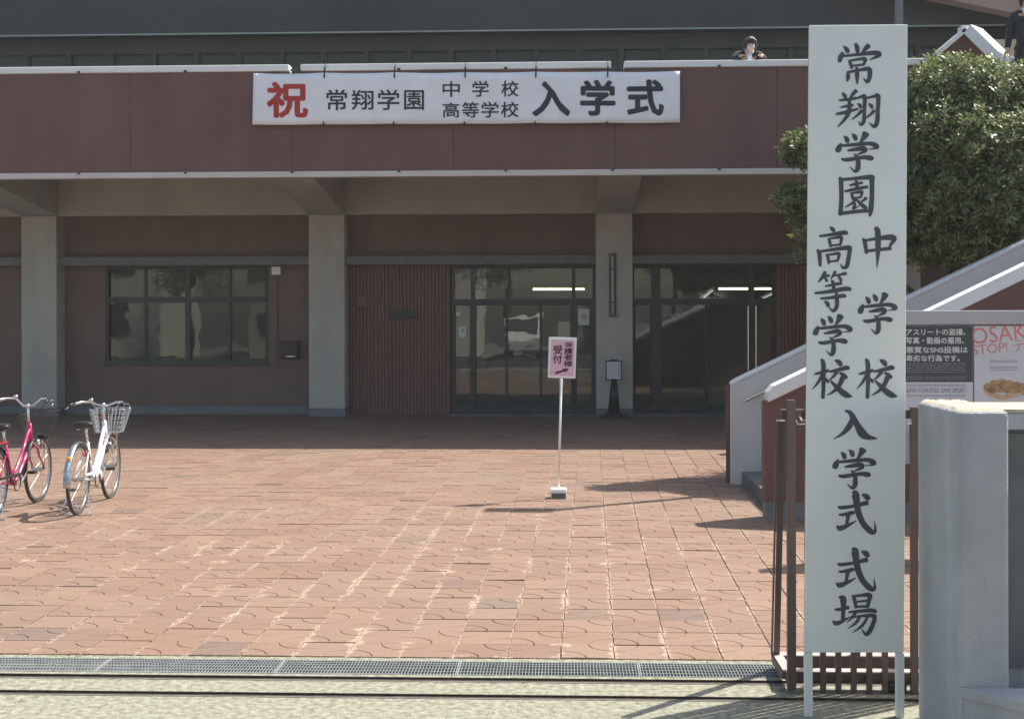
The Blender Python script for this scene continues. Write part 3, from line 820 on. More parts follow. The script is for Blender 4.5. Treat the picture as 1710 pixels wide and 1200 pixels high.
small_box('vent_cover', 'small square dark cover left of the long plaque on the ribbed cladding', 'cover', 597, 615, 494, 512, YW - .031, .04, 'rib')
# notices on the glass
def notice(px0, px1, py0, py1, lab, dark=None):
    Y0 = YW + .045
    t = thing('paper_notice', lab, 'notice', tuple(at((px0 + px1) / 2, py1, Y0)), group='notices on the entrance glass')
    p0, p1 = at(px0, py1, Y0), at(px1, py0, Y0)
    q = MB(); q.box(p0.x, p1.x, Y0 - .004, Y0, p0.z, p1.z); q.build('paper', M['ptext'], t)
    if dark:
        c = at(*dark[:2], Y0); q = MB(); q.ball((c.x, Y0 - .005, c.z), dark[2], .002, dark[2]); q.build('printed_spot', M['poster_grey'] if dark[3] else M['boat'], t)
notice(966, 984, 516, 543, 'white notice with a tan picture on the glass left of the third column', (975, 529, .06, 0))
notice(766, 778, 545, 563, 'small white notice with a dark dot on the narrow glass panel by the ribbed cladding', (773, 551, .03, 1))
notice(762, 768, 520, 528, 'tiny white notice above the small notice on the narrow glass panel')
# long wall lamp on the third column
cx3 = colx[3]
wl = thing('wall_lamp', 'tall slender vertical wall lamp on the third grey column', 'wall lamp', (gx(1022, YC), YC, zz(525, YC)))
xa, xb = gx(1017, YC), gx(1029, YC)
q = MB(); q.box(xa, xb, YC - .03, YC - .002, zz(529, YC), zz(424, YC)); q.build('back_plate', M['stone'], wl, bevel=.006)
q = MB(); q.tube([((xa + xb) / 2, YC - .065, zz(526, YC)), ((xa + xb) / 2, YC - .065, zz(428, YC))], .028, 10); q.build('tube_cover', M['grey'], wl, smooth=True)
for z in (zz(527, YC), zz(505, YC), zz(450, YC), zz(427, YC)):
    q = MB(); q.box(xa - .012, xb + .012, YC - .10, YC - .031, z - .012, z + .012); q.build('bracket_band', M['stone'], wl)
# floor sign in front of the column
fs = gnd(1025, 695); fs.y = 23.55; fs.x = gx(1025, 23.55)
t = thing('floor_sign', 'small information board on a dark tapered stand in front of the third column', 'sign', tuple(fs))
q = MB(); q.box(fs.x - .24, fs.x + .24, fs.y - .2, fs.y + .2, 0, .05); q.box(fs.x - .16, fs.x + .16, fs.y - .14, fs.y + .14, .05, .1); q.build('base', M['blackp'], t, bevel=.012)
q = MB(); q.tube([(fs.x, fs.y, .1), (fs.x, fs.y, .45), (fs.x, fs.y, .72)], [.12, .08, .05], 10); q.build('stand', M['blackp'], t, smooth=True)
a, b_ = at(1011, 635, fs.y), at(1038, 602, fs.y)
q = MB(); q.box(a.x, b_.x, fs.y - .03, fs.y + .03, a.z, b_.z); q.box(a.x + .08, b_.x - .08, fs.y - .02, fs.y + .02, b_.z, b_.z + .02); fb = q.build('board_frame', M['blackp'], t, bevel=.01)
q = MB(); q.box(a.x + .02, b_.x - .02, fs.y - .036, fs.y - .031, a.z + .02, b_.z - .02); q.build('paper', M['poster_white'], t)
q = MB()
for k in range(5):
    x = b_.x - .05 - k * .012 if k < 2 else b_.x - .12 - k * .03
    z = b_.z - .05
    L_ = .22 if k < 2 else .1
    while z > b_.z - .05 - L_:
        h_ = random.uniform(.012, .022); q.box(x - (.007 if k < 2 else .003), x + (.004 if k < 2 else .003), fs.y - .038, fs.y - .0365, z - h_, z); z -= h_ + .008
stuff(q.build('small_print', M['poster_grey'], t))

# ================================================================== BACK BUILDING above the terrace
YB = 28.0
bb = thing('upper_hall', 'dark upper hall behind the terrace with a deep dark eave and a row of windows', 'building', (0, YB, 5))
zwin1 = zz(84, YB); zedge = zz(59.5, YB)
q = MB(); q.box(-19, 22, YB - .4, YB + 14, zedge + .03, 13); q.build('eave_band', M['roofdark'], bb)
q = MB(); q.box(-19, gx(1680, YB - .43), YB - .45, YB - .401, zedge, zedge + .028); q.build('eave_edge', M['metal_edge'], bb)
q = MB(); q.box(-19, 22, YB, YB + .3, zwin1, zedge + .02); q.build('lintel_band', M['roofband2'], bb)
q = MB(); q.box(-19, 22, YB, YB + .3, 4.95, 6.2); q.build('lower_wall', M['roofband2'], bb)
for k in range(-4, 26):
    x = gx(115 + 71 * k, YB)
    if x > 16: break
    q = MB(); q.box(x - .06, x + .06, YB + .01, YB + .2, 6.2, zwin1 - .001); q.build('window_post', M['roofband2'], bb)
    xn = gx(115 + 71 * (k + 1), YB)
    q = MB(); q.box(x + .061, xn - .061, YB + .1, YB + .106, 6.2, zwin1 - .001); q.build('pane', M['glassu'], bb)
q = MB(); q.box(-18, 16, YB + 5, YB + 5.1, 4.95, 9); q.box(-18, 16, YB + .35, YB + 5, zwin1 + .15, zwin1 + .2); q.build('hall_interior', M['room'], bb)
for (pa, pb) in ((200, 245), (604, 644), (995, 1016), (1030, 1046)):
    q = MB(); q.box(gx(pa, YB + .5), gx(pb, YB + .5), YB + .5, YB + .55, 6, zwin1 + .1); q.build('pale_blind', M['blind'], bb)
for k, px in enumerate((-30, 158, 348, 541, 727, 913, 1103, 1305, 1490)):
    A = at(px - 8, 95, 29.6); A.z = zz(95, 29.6)
    B = A + Vector((.34, .5, 0))
    words = ['off the left edge', 'farthest left', 'second from left', 'third, left of the banner word', 'fourth, above the banner middle', 'fifth', 'sixth, above the banner end', 'by the woman on the terrace', 'behind the sign'][k]
    t = thing('hall_lamp', 'small slanting ceiling lamp in the dark upper windows, ' + words, 'ceiling lamp', tuple(A), group='ceiling lamps in the upper hall')
    q = MB(); q.tube([A, B], .022, 6); q.build('tube', M['lampsoft'], t)
    q = MB(); q.bar(A + Vector((0, 0, .05)), B + Vector((0, 0, .05)), .1, .03); q.build('housing', M['plasticw'], t)
# brown wing at top right
wg = thing('brown_wing', 'reddish brown wall with slanting lower edge at the top right corner behind the suited person', 'wall', tuple(at(1640, 20, 26.8)))
pts = [at(1400, -38, 26.8), at(1900, 67, 26.8), at(1900, -300, 26.8), at(1400, -300, 26.8)]
q = MB(); q.prism(pts, (0, .4, 0)); q.build('wall', M['wing'], wg)
q = MB(); a = at(1640, 100, 27.2); b_ = at(1900, 56, 27.2); q.box(a.x, b_.x, 27.3, 27.5, 4.95, b_.z - .1); q.build('lower_wall', M['tan'], wg)

# ================================================================== BANNER
ban = thing('banner', 'long white cloth banner with red and dark characters hanging on the balcony fascia', 'banner', tuple(at(780, 165, YF - .10)))
YBn = YF - .10
def bw(x, z):
    return .010 * math.sin(x * 2.3 + z) + .005 * math.sin(x * 5.1 + z * 3)
q = MB()
n1, n2 = 90, 8
tl, tr, bl, brr = at(424, 121.5, YBn), at(1136.5, 119.5, YBn), at(422, 207, YBn), at(1136, 205, YBn)
for j in range(n2 + 1):
    for i in range(n1 + 1):
        u_, v_ = i / n1, j / n2
        p = (tl * (1 - u_) + tr * u_) * (1 - v_) + (bl * (1 - u_) + brr * u_) * v_
        sag = .012 * abs(math.sin(u_ * math.pi * 6.05)) * (1 if v_ < .5 else .5)
        q.v.append((p.x, YBn + bw(p.x, p.z), p.z - sag * (1 - v_) + (-.008 * abs(math.sin(u_ * math.pi * 6.05)) if v_ == 1 else 0)))
for j in range(n2):
    for i in range(n1):
        a = j * (n1 + 1) + i; q.f.append((a, a + n1 + 1, a + n1 + 2, a + 1))
cl = q.build('cloth', M['banner'], ban, smooth=True)
so = cl.modifiers.new('thick', 'SOLIDIFY'); so.thickness = .002
tob = lambda x, y: (lambda p: (p.x, YBn - .005 + bw(p.x, p.z) , p.z))(at(x, y, YBn))
cs = lambda a, b, c, d: (410 + a / 2.311, 100 + b / 2.311, 410 + c / 2.311, 100 + d / 2.311)
q = MB(); put_text(q, '祝', cs(88, 87, 238, 218), tob, .035); stuff(q.build('red_character', M['red'], ban))
q = MB()
for ch, bx in (('常', (315,115,393,193)), ('翔', (413,117,495,192)), ('学', (513,115,595,193)), ('園', (615,118,690,192)),
               ('中', (763,83,828,142)), ('学', (877,82,940,142)), ('校', (990,82,1055,142)), ('高', (763,165,826,222)), ('等', (838,163,902,222)),
               ('学', (912,163,978,222)), ('校', (988,163,1055,222))):
    q = MB(); put_text(q, ch, cs(*bx), tob, .014); stuff(q.build('dark_character', M['inkb'], ban))
for ch, bx in (('入', (1112,88,1250,215)), ('学', (1297,82,1425,213)), ('式', (1478,82,1612,213))):
    q = MB(); put_text(q, ch, cs(*bx), tob, .036); stuff(q.build('dark_character', M['inkb'], ban))
for k, px in enumerate((543, 660, 778, 896, 1016)):
    q = MB(); a = at(px, 118, YBn); b_ = at(px - .5, 130, YBn)
    q.bar((a.x, YBn - .008, a.z + .06), (b_.x, YBn - .012, b_.z), .022, .006)
    q.tube([(a.x, YBn - .004, a.z), (a.x, YF - .05, a.z + .02), (a.x, YF - .045, zcop + .01), (a.x, YF + .1, zcop + .008)], .004, 5)
    q.build('tie', M['hook'], ban)
    a2, b2 = at(px - 2, 203, YBn), at(px - 1.5, 211, YBn)
    q = MB(); q.bar((a2.x, YBn - .012, a2.z), (b2.x, YBn - .008, b2.z), .022, .006); q.build('tie', M['hook'], ban)

# ================================================================== STAIRS
XS = 1.86
SL = .484
def zs(x, base): return base + SL * (x - XS)
stair = thing('outdoor_stair', 'outdoor stair with white coping and red brown side walls rising to the right', 'staircase', (XS, 13, 0))
XE = 11.9
zn0 = zz(660, 11.96, 1272); znT = zz(638, 11.96, 1285)
# near wall
def side_wall(y0, y1, zbase, zt, m, nm, x0=XS):
    q = MB(); q.prism([(x0, y0, zbase), (XE, y0, zbase), (XE, y0, zs(XE, zt)), (x0, y0, zt)], (0, y1 - y0, 0)); return q.build(nm, M[m], stair)
side_wall(11.96, 12.14, .16, 1.08, 'brown', 'near_side_wall')
q = MB(); q.box(XS + .01, XE, 11.965, 12.135, 0, .159); q.build('wall_base', M['plinth'], stair)
def cop(y0, y1, z0, th, x0, name='coping'):
    q = MB(); q.prism([(x0, y0, z0), (XE, y0, zs(XE, z0) - SL * (x0 - XS)), (XE, y0, zs(XE, z0) + th), (x0 + .05, y0, z0 + th + .02), (x0, y0, z0 + th * .7)], (0, y1 - y0, 0))
    return q.build(name, M['white'], stair, bevel=.012)
cop(11.93, 12.17, 1.081, .135, XS + .03)
# far wall: white inside face, brown outside
side_wall(14.36, 14.50, 0, 1.10, 'white_wall', 'far_side_wall', XS + .01)
side_wall(14.502, 14.56, 0, 1.095, 'brown', 'outer_skin', XS - .03)
cop(14.35, 14.58, 1.101, .05, XS + .01)
n = int((XE - XS) / .31)
for k in range(n):
    q = MB(); x = XS + .12 + k * .31; q.box(x, x + .309 + .02, 12.142, 14.358, max(0, k * .15 - .15), (k + 1) * .15); q.build('step', M['stone'], stair, bevel=.008)
q = MB(); hz = lambda x: .87 + SL * (x - XS)
q.tube([(XS + .14, 14.27, hz(XS + .14)), (XE, 14.27, hz(XE))], .019, 10)
hr = q.build('handrail', M['steel'], stair, smooth=True)
for k in range(9):
    x = XS + .62 + k * 1.15
    q = MB(); q.tube([(x, 14.27, hz(x) - .015), (x, 14.27, hz(x) - .07), (x, 14.355, hz(x) - .08)], .008, 6); q.ball((x, 14.35, hz(x) - .08), .03, .006, .03); q.build('handrail_bracket', M['steel'], hr)
# top landing and the gable shaped parapet of the upper flight
q = MB(); q.box(6.3, XR, 17.9, YF - .04, 4.6, 4.95); q.box(9.5, XR, 11.96, 17.9, 4.6, 4.95); q.build('landing', M['grey'], stair)
YP = 19.5
pk = [at(1560, 160, YP), at(1560, 92, YP), at(1616, 49, YP), at(1700, 120, YP), at(1700, 160, YP)]
gp = thing('gable_parapet', 'pointed red brown parapet with bright white sloping coping above the tree', 'parapet', tuple(at(1620, 120, YP)))
q = MB(); q.prism([(p.x, p.y + .06, p.z) for p in pk], (0, .12, 0)); q.build('wall', M['brown'], gp)
q = MB(); a, b_ = at(1565, 92, YP), at(1615, 50, YP); q.bar((a.x, YP + .1, a.z), (b_.x, YP + .1, b_.z), .2, .07); q.build('thin_coping', M['white'], gp, bevel=.01)
# thick coping runs forward and down to the right
A0 = at(1616, 43, YP); A1 = at(1632, 43, YP + .0); 
q = MB(); a = at(1618.5, 51, YP - .02); b_ = at(1708, 138, YP - .95)
d = (b_ - a).normalized(); side = Vector((.75, .67, 0)); side = (side - d * side.dot(d)).normalized(); up = d.cross(side).normalized()
if up.z < 0: up = -up
q.obox((a + b_) / 2 + side * .10, d * ((b_ - a).length / 2), side * .14, up * .085); q.build('thick_coping', M['white'], gp, bevel=.012)
a = at(1612, 50, YP); q = MB(); q.box(a.x - .05, a.x + .07, YP, YP + .2, a.z - .06, a.z + .05); q.build('ridge_cap', M['white'], gp, bevel=.01)

# ================================================================== LAMP POST
lp = Vector((gx(1502, 14.9), 14.9, 0))
t = thing('lamp_post', 'tall grey post rising behind the white standing sign', 'lamp post', tuple(lp))
q = MB(); q.box(lp.x - .04, lp.x + .04, lp.y - .04, lp.y + .04, 0, 6.6); q.build('post', M['plinth'], t, bevel=.008)
q = MB(); q.box(lp.x - .62, lp.x + .02, lp.y - .12, lp.y + .12, 6.6, 6.70); q.build('lamp_head', M['galv'], t, bevel=.01)

# ================================================================== POSTER BOARD
YPo = 10.2
pb = thing('poster_board', 'low notice board with a lilac grey frame behind the gate pillar', 'notice board', (gx(1650, YPo), YPo, 0))
X0p, X1p = gx(1490, YPo), gx(1850, YPo)
ztp, zbp = zz(520, YPo, 1600), .72
q = MB(); q.box(X0p, X1p, YPo, YPo + .08, zbp, zz(543.5, YPo, 1600)); q.build('backing_panel', M['poster_grey'], pb)
q = MB(); q.box(X0p, X1p, YPo - .04, YPo + .10, zz(543, YPo - .04, 1600), ztp); q.build('top_rail', M['poster_frame'], pb, bevel=.006)
for x in (X0p + .05, X1p - .1):
    q = MB(); q.box(x, x + .06, YPo + .081, YPo + .14, 0, ztp - .05); q.build('leg', M['poster_frame'], pb)
def poster(px0, px1, lab):
    t = thing('poster', lab, 'poster', tuple(at((px0 + px1) / 2, 690, YPo)), group='posters on the notice board'); return t
Yq = YPo - .012
top = lambda d: (lambda x, y: (lambda p: (p.x, Yq - d, p.z))(at(x, y, Yq)))
def rect(t, name, px0, px1, py0, py1, d, m, th=.003):
    a, b_ = at(px0, py1, Yq), at(px1, py0, Yq); q = MB(); q.box(a.x, b_.x, Yq - d - th, Yq - d, a.z, b_.z); return q.build(name, M[m], t)
t = poster(1504, 1624, 'dark poster in white Japanese text with a white strip at its foot')
rect(t, 'sheet', 1504, 1624.5, 545, 690, 0, 'poster_white')
rect(t, 'dark_field', 1504, 1624, 545.5, 639, .0035, 'poster_dark', .002)
q = MB()
for s_, (a, b, c, d) in (('アスリートの盗撮、', (130,345,695,405)), ('写真・動画の悪用、', (130,425,680,488)), ('悪質なSNS投稿は', (130,515,715,575)), ('卑劣な行為です。', (130,595,640,655))):
    put_text(q, s_, (1490 + a / 5.714, 490 + b / 5.714, 1490 + c / 5.714, 490 + d / 5.714), top(.0065), .03)
stuff(q.build('headline_text', M['ptext'], t))
q = MB(); put_text(q, 'SAVE ATHLETES. SAVE SPORT.', (1513, 649, 1614, 656.5), top(.0045), .012)
put_text(q, 'すべての選手を、守る。', (1513, 642, 1614, 646), top(.0045), .01) if False else None
stuff(q.build('slogan_text', M['poster_grey'], t))
q = MB()
for py in (608, 611.5, 615, 618.5, 622, 630, 633.5):
    x = 1513
    while x < 1610:
        L_ = random.uniform(4, 16); a, b_ = at(x, py + .8, Yq), at(min(x + L_, 1612), py, Yq); q.box(a.x, b_.x, Yq - .0062, Yq - .0057, a.z, b_.z); x += L_ + 2
stuff(q.build('fine_print', M['poster_grey'], t))
q = MB()
for py in (643, 645, 660.5, 662.5):
    x = 1513
    while x < 1610:
        L_ = random.uniform(2, 8); a, b_ = at(x, py + 1.1, Yq), at(min(x + L_, 1612), py, Yq); q.box(a.x, b_.x, Yq - .0042, Yq - .0036, a.z, b_.z); x += L_ + 1
stuff(q.build('fine_print', M['poster_grey'], t))
t = poster(1626, 1760, 'white poster headed OSAKA in red with a boat of brown dumplings')
rect(t, 'sheet', 1626.5, 1760, 546, 690, 0, 'poster_white')
q = MB()
put_text(q, 'OSAKA', (1622, 544, 1738, 571), top(.004), .0, -.10)
put_text(q, 'STOP! テロ', (1624, 572, 1732, 590), top(.0045), .0, -.10)
stuff(q.build('headline_text', M['poster_red'], t))
q = MB()
for py, xa in ((603, 1652), (605.5, 1653), (613, 1652), (615.5, 1654), (619, 1652)):
    x = xa
    while x < 1698:
        L_ = random.uniform(3, 8); a, b_ = at(x, py + 1.5, Yq), at(min(x + L_, 1699), py, Yq); q.box(a.x, b_.x, Yq - .0038, Yq - .0032, a.z, b_.z); x += L_ + 1.5
stuff(q.build('fine_print', M['poster_grey'], t))
q = MB()
def disc(cx, cy, rx, ry, d):
    c = at(cx, cy, Yq); rx_, rz_ = rx / 209, ry / 209
    q.add([(c.x + rx_ * math.cos(2 * math.pi * k / 14), Yq - d, c.z + rz_ * math.sin(2 * math.pi * k / 14)) for k in range(14)], [tuple(range(14))])
for k, (cx_, cy_) in enumerate(((1650,648),(1660,643),(1672,641),(1684,643),(1697,646),(1709,648),(1656,652),(1668,650),(1681,651),(1694,653),(1706,654))):
    disc(cx_, cy_, 8.5, 7, .0036 + k * .0002)
stuff(q.build('dumpling_picture', M['ball'], t))
q = MB(); pts = [at(1640, 652, Yq), at(1652, 664, Yq), at(1676, 669, Yq), at(1702, 662, Yq), at(1722, 650, Yq), at(1700, 657, Yq), at(1676, 660, Yq), at(1655, 658, Yq)]
q.add([(p.x, Yq - .0065, p.z) for p in pts], [(0, 1, 7), (1, 2, 6, 7), (2, 3, 5, 6), (3, 4, 5)]); q.build('boat_picture', M['boat'], t)

# ================================================================== GATE PILLAR
YPi = 5.48
xl, xr = gx(1600, YPi), gx(1685.5, YPi)
PD = 6.11 - YPi
gp = thing('gate_pillar', 'weathered grey concrete gate pillar with pale worn mortar on top', 'pillar', ((xl + xr) / 2, YPi + .3, 0))
zt = zz(688, YPi, 1640)
q = MB(); q.box(xl, xr, YPi, YPi + PD, 0, zt); q.build('shaft', M['pillar'], gp, bevel=.02, seg=3)
q = MB(); nx_, ny_ = 12, 30
for j in range(ny_ + 1):
    for i in range(nx_ + 1):
        u_, v_ = i / nx_, j / ny_
        e = min(u_, 1 - u_, v_, 1 - v_)
        h_ = .007 + .003 * math.sin(i * 1.7 + j * .8) + random.uniform(-.0015, .002)
        if e == 0: h_ = -.010
        q.v.append((xl + .006 + u_ * (xr - xl - .012), YPi + .006 + v_ * (PD - .012), zt + h_))
for j in range(ny_):
    for i in range(nx_):
        a = j * (nx_ + 1) + i; q.f.append((a, a + 1, a + nx_ + 2, a + nx_ + 1))
q.build('mortar_cap', M['mortar'], gp, smooth=True)
gw = thing('gate_side_wall', 'grey concrete wall section with a recessed dark panel right of the gate pillar', 'wall', (xr + .6, YPi + .4, 0))
ya = YPi + .14
q = MB(); q.box(xr + .002, xr + 1.4, ya + .08, ya + .45, 0, zt - .02); q.box(xr + .002, xr + 1.4, ya, ya + .079, zt - .09, zt - .02); q.box(xr + .002, xr + .034, ya, ya + .079, 0, zt - .091); q.build('wall', M['pillar'], gw, bevel=.004)
q = MB(); q.box(xr + .06, xr + .9, ya + .05, ya + .078, .36, zt - .11); q.build('recessed_panel', M['ledge'], gw)
q = MB(); q.box(xr + .002, xr + 1.4, ya - .003, ya + .45, zt - .018, zt - .002); q.build('cap', M['mortar'], gw)
pl = thing('concrete_ledge', 'low concrete ledge jutting out at the foot of the gate pillar', 'ledge', (gx(1640, 5.3), 5.3, 0))
zle = .325
P = [Vector((xl + .003, YPi - .003, 0)), Vector((gx(1712, 5.27), 5.27, 0)), Vector((xr + .9, 4.85, 0)), Vector((xr + .9, YPi - .003, 0))]
q = MB(); q.prism([(p.x, p.y, zle) for p in P][::-1], (0, 0, -.045)); q.build('slab', M['pillar'], pl, bevel=.005)
P = [Vector((xl + .02, YPi - .003, 0)), Vector((gx(1714, 5.28), 5.285, 0)), Vector((xr + .88, 4.88, 0)), Vector((xr + .88, YPi - .003, 0))]
q = MB(); q.prism([(p.x, p.y, zle - .046) for p in P][::-1], (0, 0, -(zle - .046))); q.build('base', M['pillar'], pl)

# ================================================================== SLIDING GATE
YG = 6.5
gt = thing('sliding_gate', 'brown steel sliding gate with upright pickets behind the white standing sign', 'gate', (gx(1420, YG), YG, 0))
zg = zz(685, YG, 1420)
gxl, gxr = gx(1304, YG), gx(1640, YG)
q = MB(); q.box(gx(1312, YG), gx(1326, YG), YG - .045, YG - .005, .02, zz(668, YG, 1318)); q.build('end_post', M['gate'], gt, bevel=.003)
q = MB(); q.box(gx(1304, YG), gxr, YG, YG + .05, zg - .05, zg); q.build('top_rail', M['gate'], gt, bevel=.003)
q = MB(); q.box(gx(1311, YG), gxr, YG, YG + .07, .055, .10); q.build('bottom_rail', M['gate'], gt, bevel=.003)
q = MB(); q.box(gx(1294, 6.88), gxr, 6.86, 6.94, .02, .085); q.build('rear_bottom_rail', M['gate'], gt, bevel=.003)
a = Vector((gx(1316, YG), YG + .02, .078)); b_ = Vector((gx(1296, 6.9), 6.9, .062))
q = MB(); q.bar(a, b_, .06, .04); q.build('end_tie', M['gate'], gt, bevel=.003)
px = 1346 - 25.6
pks = [1346.5, 1372, 1397.5, 1423, 1449, 1475, 1500, 1524, 1550, 1576, 1602]
for k, p_ in enumerate(pks):
    x = gx(p_, YG); hw = .018 if p_ == 1524 else .0135
    q = MB(); q.box(x - hw, x + hw, YG - .03, YG - .002, .005, zg + .045 - (.0 if k == 0 else .03)); q.build('picket', M['gate'], gt, bevel=.002)
for xx in (gx(1308, YG), gx(1450, YG), gx(1600, YG)):
    q = MB(); q.bar((xx + .004, YG + .065, zg - .06), (xx + .026, 6.88, .087), .030, .03); q.build('brace', M['gate'], gt)
    q = MB(); q.bar((xx - .020, YG + .065, zg - .06), (xx + .000, 6.88, .087), .008, .03); q.build('brace_edge', M['gate'], gt)
q = MB(); q.box(gx(1313, YG), gxr, YG + .004, YG + .066, .1003, .103); q.build('bottom_lit_top', M['pinklit'], gt)  # thin pale strips that paint the sunlight on the rail and tie tops
q = MB(); q.box(gx(1296, 6.88), gxr, 6.864, 6.936, .0853, .088); q.build('rear_lit_top', M['pinklit'], gt)
q = MB(); q.bar(a + Vector((0, .01, .024)), b_ + Vector((0, -.01, .027)), .05, .003); q.build('end_lit_top', M['pinklit'], gt)
q = MB(); q.box(gx(1480, YG), gx(1512, YG), YG - .02, YG + .06, .003, .054); q.build('wheel_box', M['blackp'], gt, bevel=.01)
q = MB(); q.box(gx(1400, 6.9), gx(1512, 6.9), 6.87, 6.93, .002, .018); q.build('wheel_box', M['blackp'], gt)

# ================================================================== STANDING SIGN
YS = 6.10
sg = thing('standing_sign', 'tall white signboard on two legs with a column of black brush characters', 'sign', (gx(1425, YS), YS, 0))
def sp(px, py, d=0):
    """point on the leaning board face"""
    Y_ = YS
    for _ in range(3):
        z = at(px, py, Y_).z; Y_ = YS + .022 * z
    p = at(px, py, Y_); return Vector((p.x, p.y - d, p.z))
c = [sp(1342.5, 1090), sp(1508.5, 1090), sp(1516.5, 42.5), sp(1352.5, 43.5)]
q = MB(); q.prism(c[::-1], (0, .012, 0)); q.build('board', M['signw'], sg, bevel=.0015, seg=1)
for (pa, pb_, qa, qb) in ((1342.5, 1356, 1350, 1364), (1495.5, 1509, 1503, 1517)):
    q = MB(); f0, f1 = at(pa + .5, 1190, YS), at(pb_, 1190, YS); g0, g1 = sp(qa + 2.5, 46), sp(qb - 1.5, 46)
    m0, m1 = sp(pa, 1091), sp(pb_, 1091)
    q.prism([(m0.x, m0.y, m0.z), (m1.x, m1.y, m1.z), (f1.x, f1.y, 0), (f0.x, f0.y, 0)], (0, .03, 0)); q.build('leg', M['signw'], sg, bevel=.002)
    q = MB(); q.prism([(m0.x + .004, m0.y + .014, m0.z), (m1.x - .004, m1.y + .014, m1.z), (g1.x - .004, g1.y + .014, g1.z), (g0.x + .004, g0.y + .014, g0.z)], (0, .03, 0)); q.build('batten', M['wood'], sg)
q = MB(); 
tos = lambda x, y, d: sp(x, y, d)
for ch, bx in (('常', (1401,74,1471,142)), ('翔', (1396,152,1469,214)), ('学', (1397,223,1466,288)), ('園', (1401,296,1461,363)),
               ('高', (1364,380,1421,449)), ('等', (1360,454,1422,521)), ('学', (1359,527,1421,594)), ('校', (1356,600,1423,666)),
               ('中', (1440,381,1496,449)), ('学', (1434,491,1496,558)), ('校', (1430,600,1498,666)),
               ('入', (1391,686,1464,734)), ('学', (1391,750,1460,816)), ('式', (1396,822,1462,891)), ('式', (1395,917,1461,986)), ('場', (1389,993,1463,1060))):
    q = MB(); brush(q, ch, bx, tos, .0012); stuff(q.build('brush_character', M['ink'], sg))
for px_, s_ in ((1340, -1), (1514, 1)):
    q = MB(); a = at(px_, 703, YG - .06); q.tube([a + Vector((-.03 * s_, -.0, .0)), a + Vector((.0, -.05, .012)), a + Vector((.02, -.01, -.015)), a + Vector((-.02, .02, -.02)), a + Vector((.03 * s_, .03, .0))], .004, 5)
    if s_ < 0: q.tube([a + Vector((-.005, -.02, .0)), a + Vector((-.02, -.03, .022))], .005, 5)
    q.build('tie_wire', M['wire'], sg)
q = MB(); a = at(1514, 709, YG - .05); q.box(a.x - .025, a.x + .01, YG - .06, YG - .035, a.z - .03, a.z + .01); q.build('tie_tag', M['poster_grey'], sg)

# ================================================================== RECEPTION SIGN
rs = gnd(932, 831)
t = thing('reception_sign', 'pink and white reception sign with an arrow on a thin white pole and block base', 'sign', tuple(rs))
Yr = rs.y
a, b_ = at(918.5, 835, Yr), at(945.5, 816, Yr)
q = MB(); q.box(a.x, b_.x, Yr - .085, Yr + .085, .0, .10); q.build('base', M['plasticw'], t, bevel=.012)
q = MB(); q.box(a.x + .012, b_.x - .006, Yr - .0875, Yr - .0855, .008, .06); q.build('base_label', M['stone'], t)
q = MB(); a = at(932, 820, Yr); b_ = at(937, 632, Yr); q.tube([(a.x, Yr, .10), (b_.x, Yr, b_.z)], .013, 10)
q.build('pole', M['plasticw'], t, smooth=True)
def rp(x, y, d=0):
    p = at(x, y, Yr - .02); return Vector((p.x, p.y - d, p.z))
cr = [(914.5, 630.5), (960.5, 632), (963, 564), (916.5, 562.5)]
q = MB(); q.prism([rp(*p) for p in cr][::-1], (0, .012, 0)); q.build('board', M['plasticw'], t, bevel=.003)
ci = [(917.5, 626.5), (957.5, 628), (959.5, 568.5), (921, 567)]
q = MB(); q.prism([rp(*p, .003) for p in ci][::-1], (0, .002, 0)); q.build('pink_sheet', M['pink'], t)
k_ = 938 / 250
cc = lambda a, b, c, d: (860 + a / k_, 540 + b / k_, 860 + c / k_, 540 + d / k_)
q = MB(); tr_ = lambda x, y: rp(x, y, .0045)
for ch, bx in (('受', (240,138,297,192)), ('付', (238,198,293,250)), ('保', (311,118,361,150)), ('護', (310,155,360,192)), ('者', (307,194,359,230)), ('様', (305,234,358,270))):
    q = MB(); put_text(q, ch, cc(*bx), tr_, .03); stuff(q.build('character', M['maroonink'], t))
q = MB(); ar = [(248, 305), (300, 290), (297, 283), (337, 281), (318, 309), (313, 300), (252, 319)]
q.add([rp(860 + x / k_, 540 + y / k_, .0048) for x, y in ar], [(0, 6, 5, 1), (1, 5, 4, 3, 2)]); q.build('arrow', M['maroonink'], t)

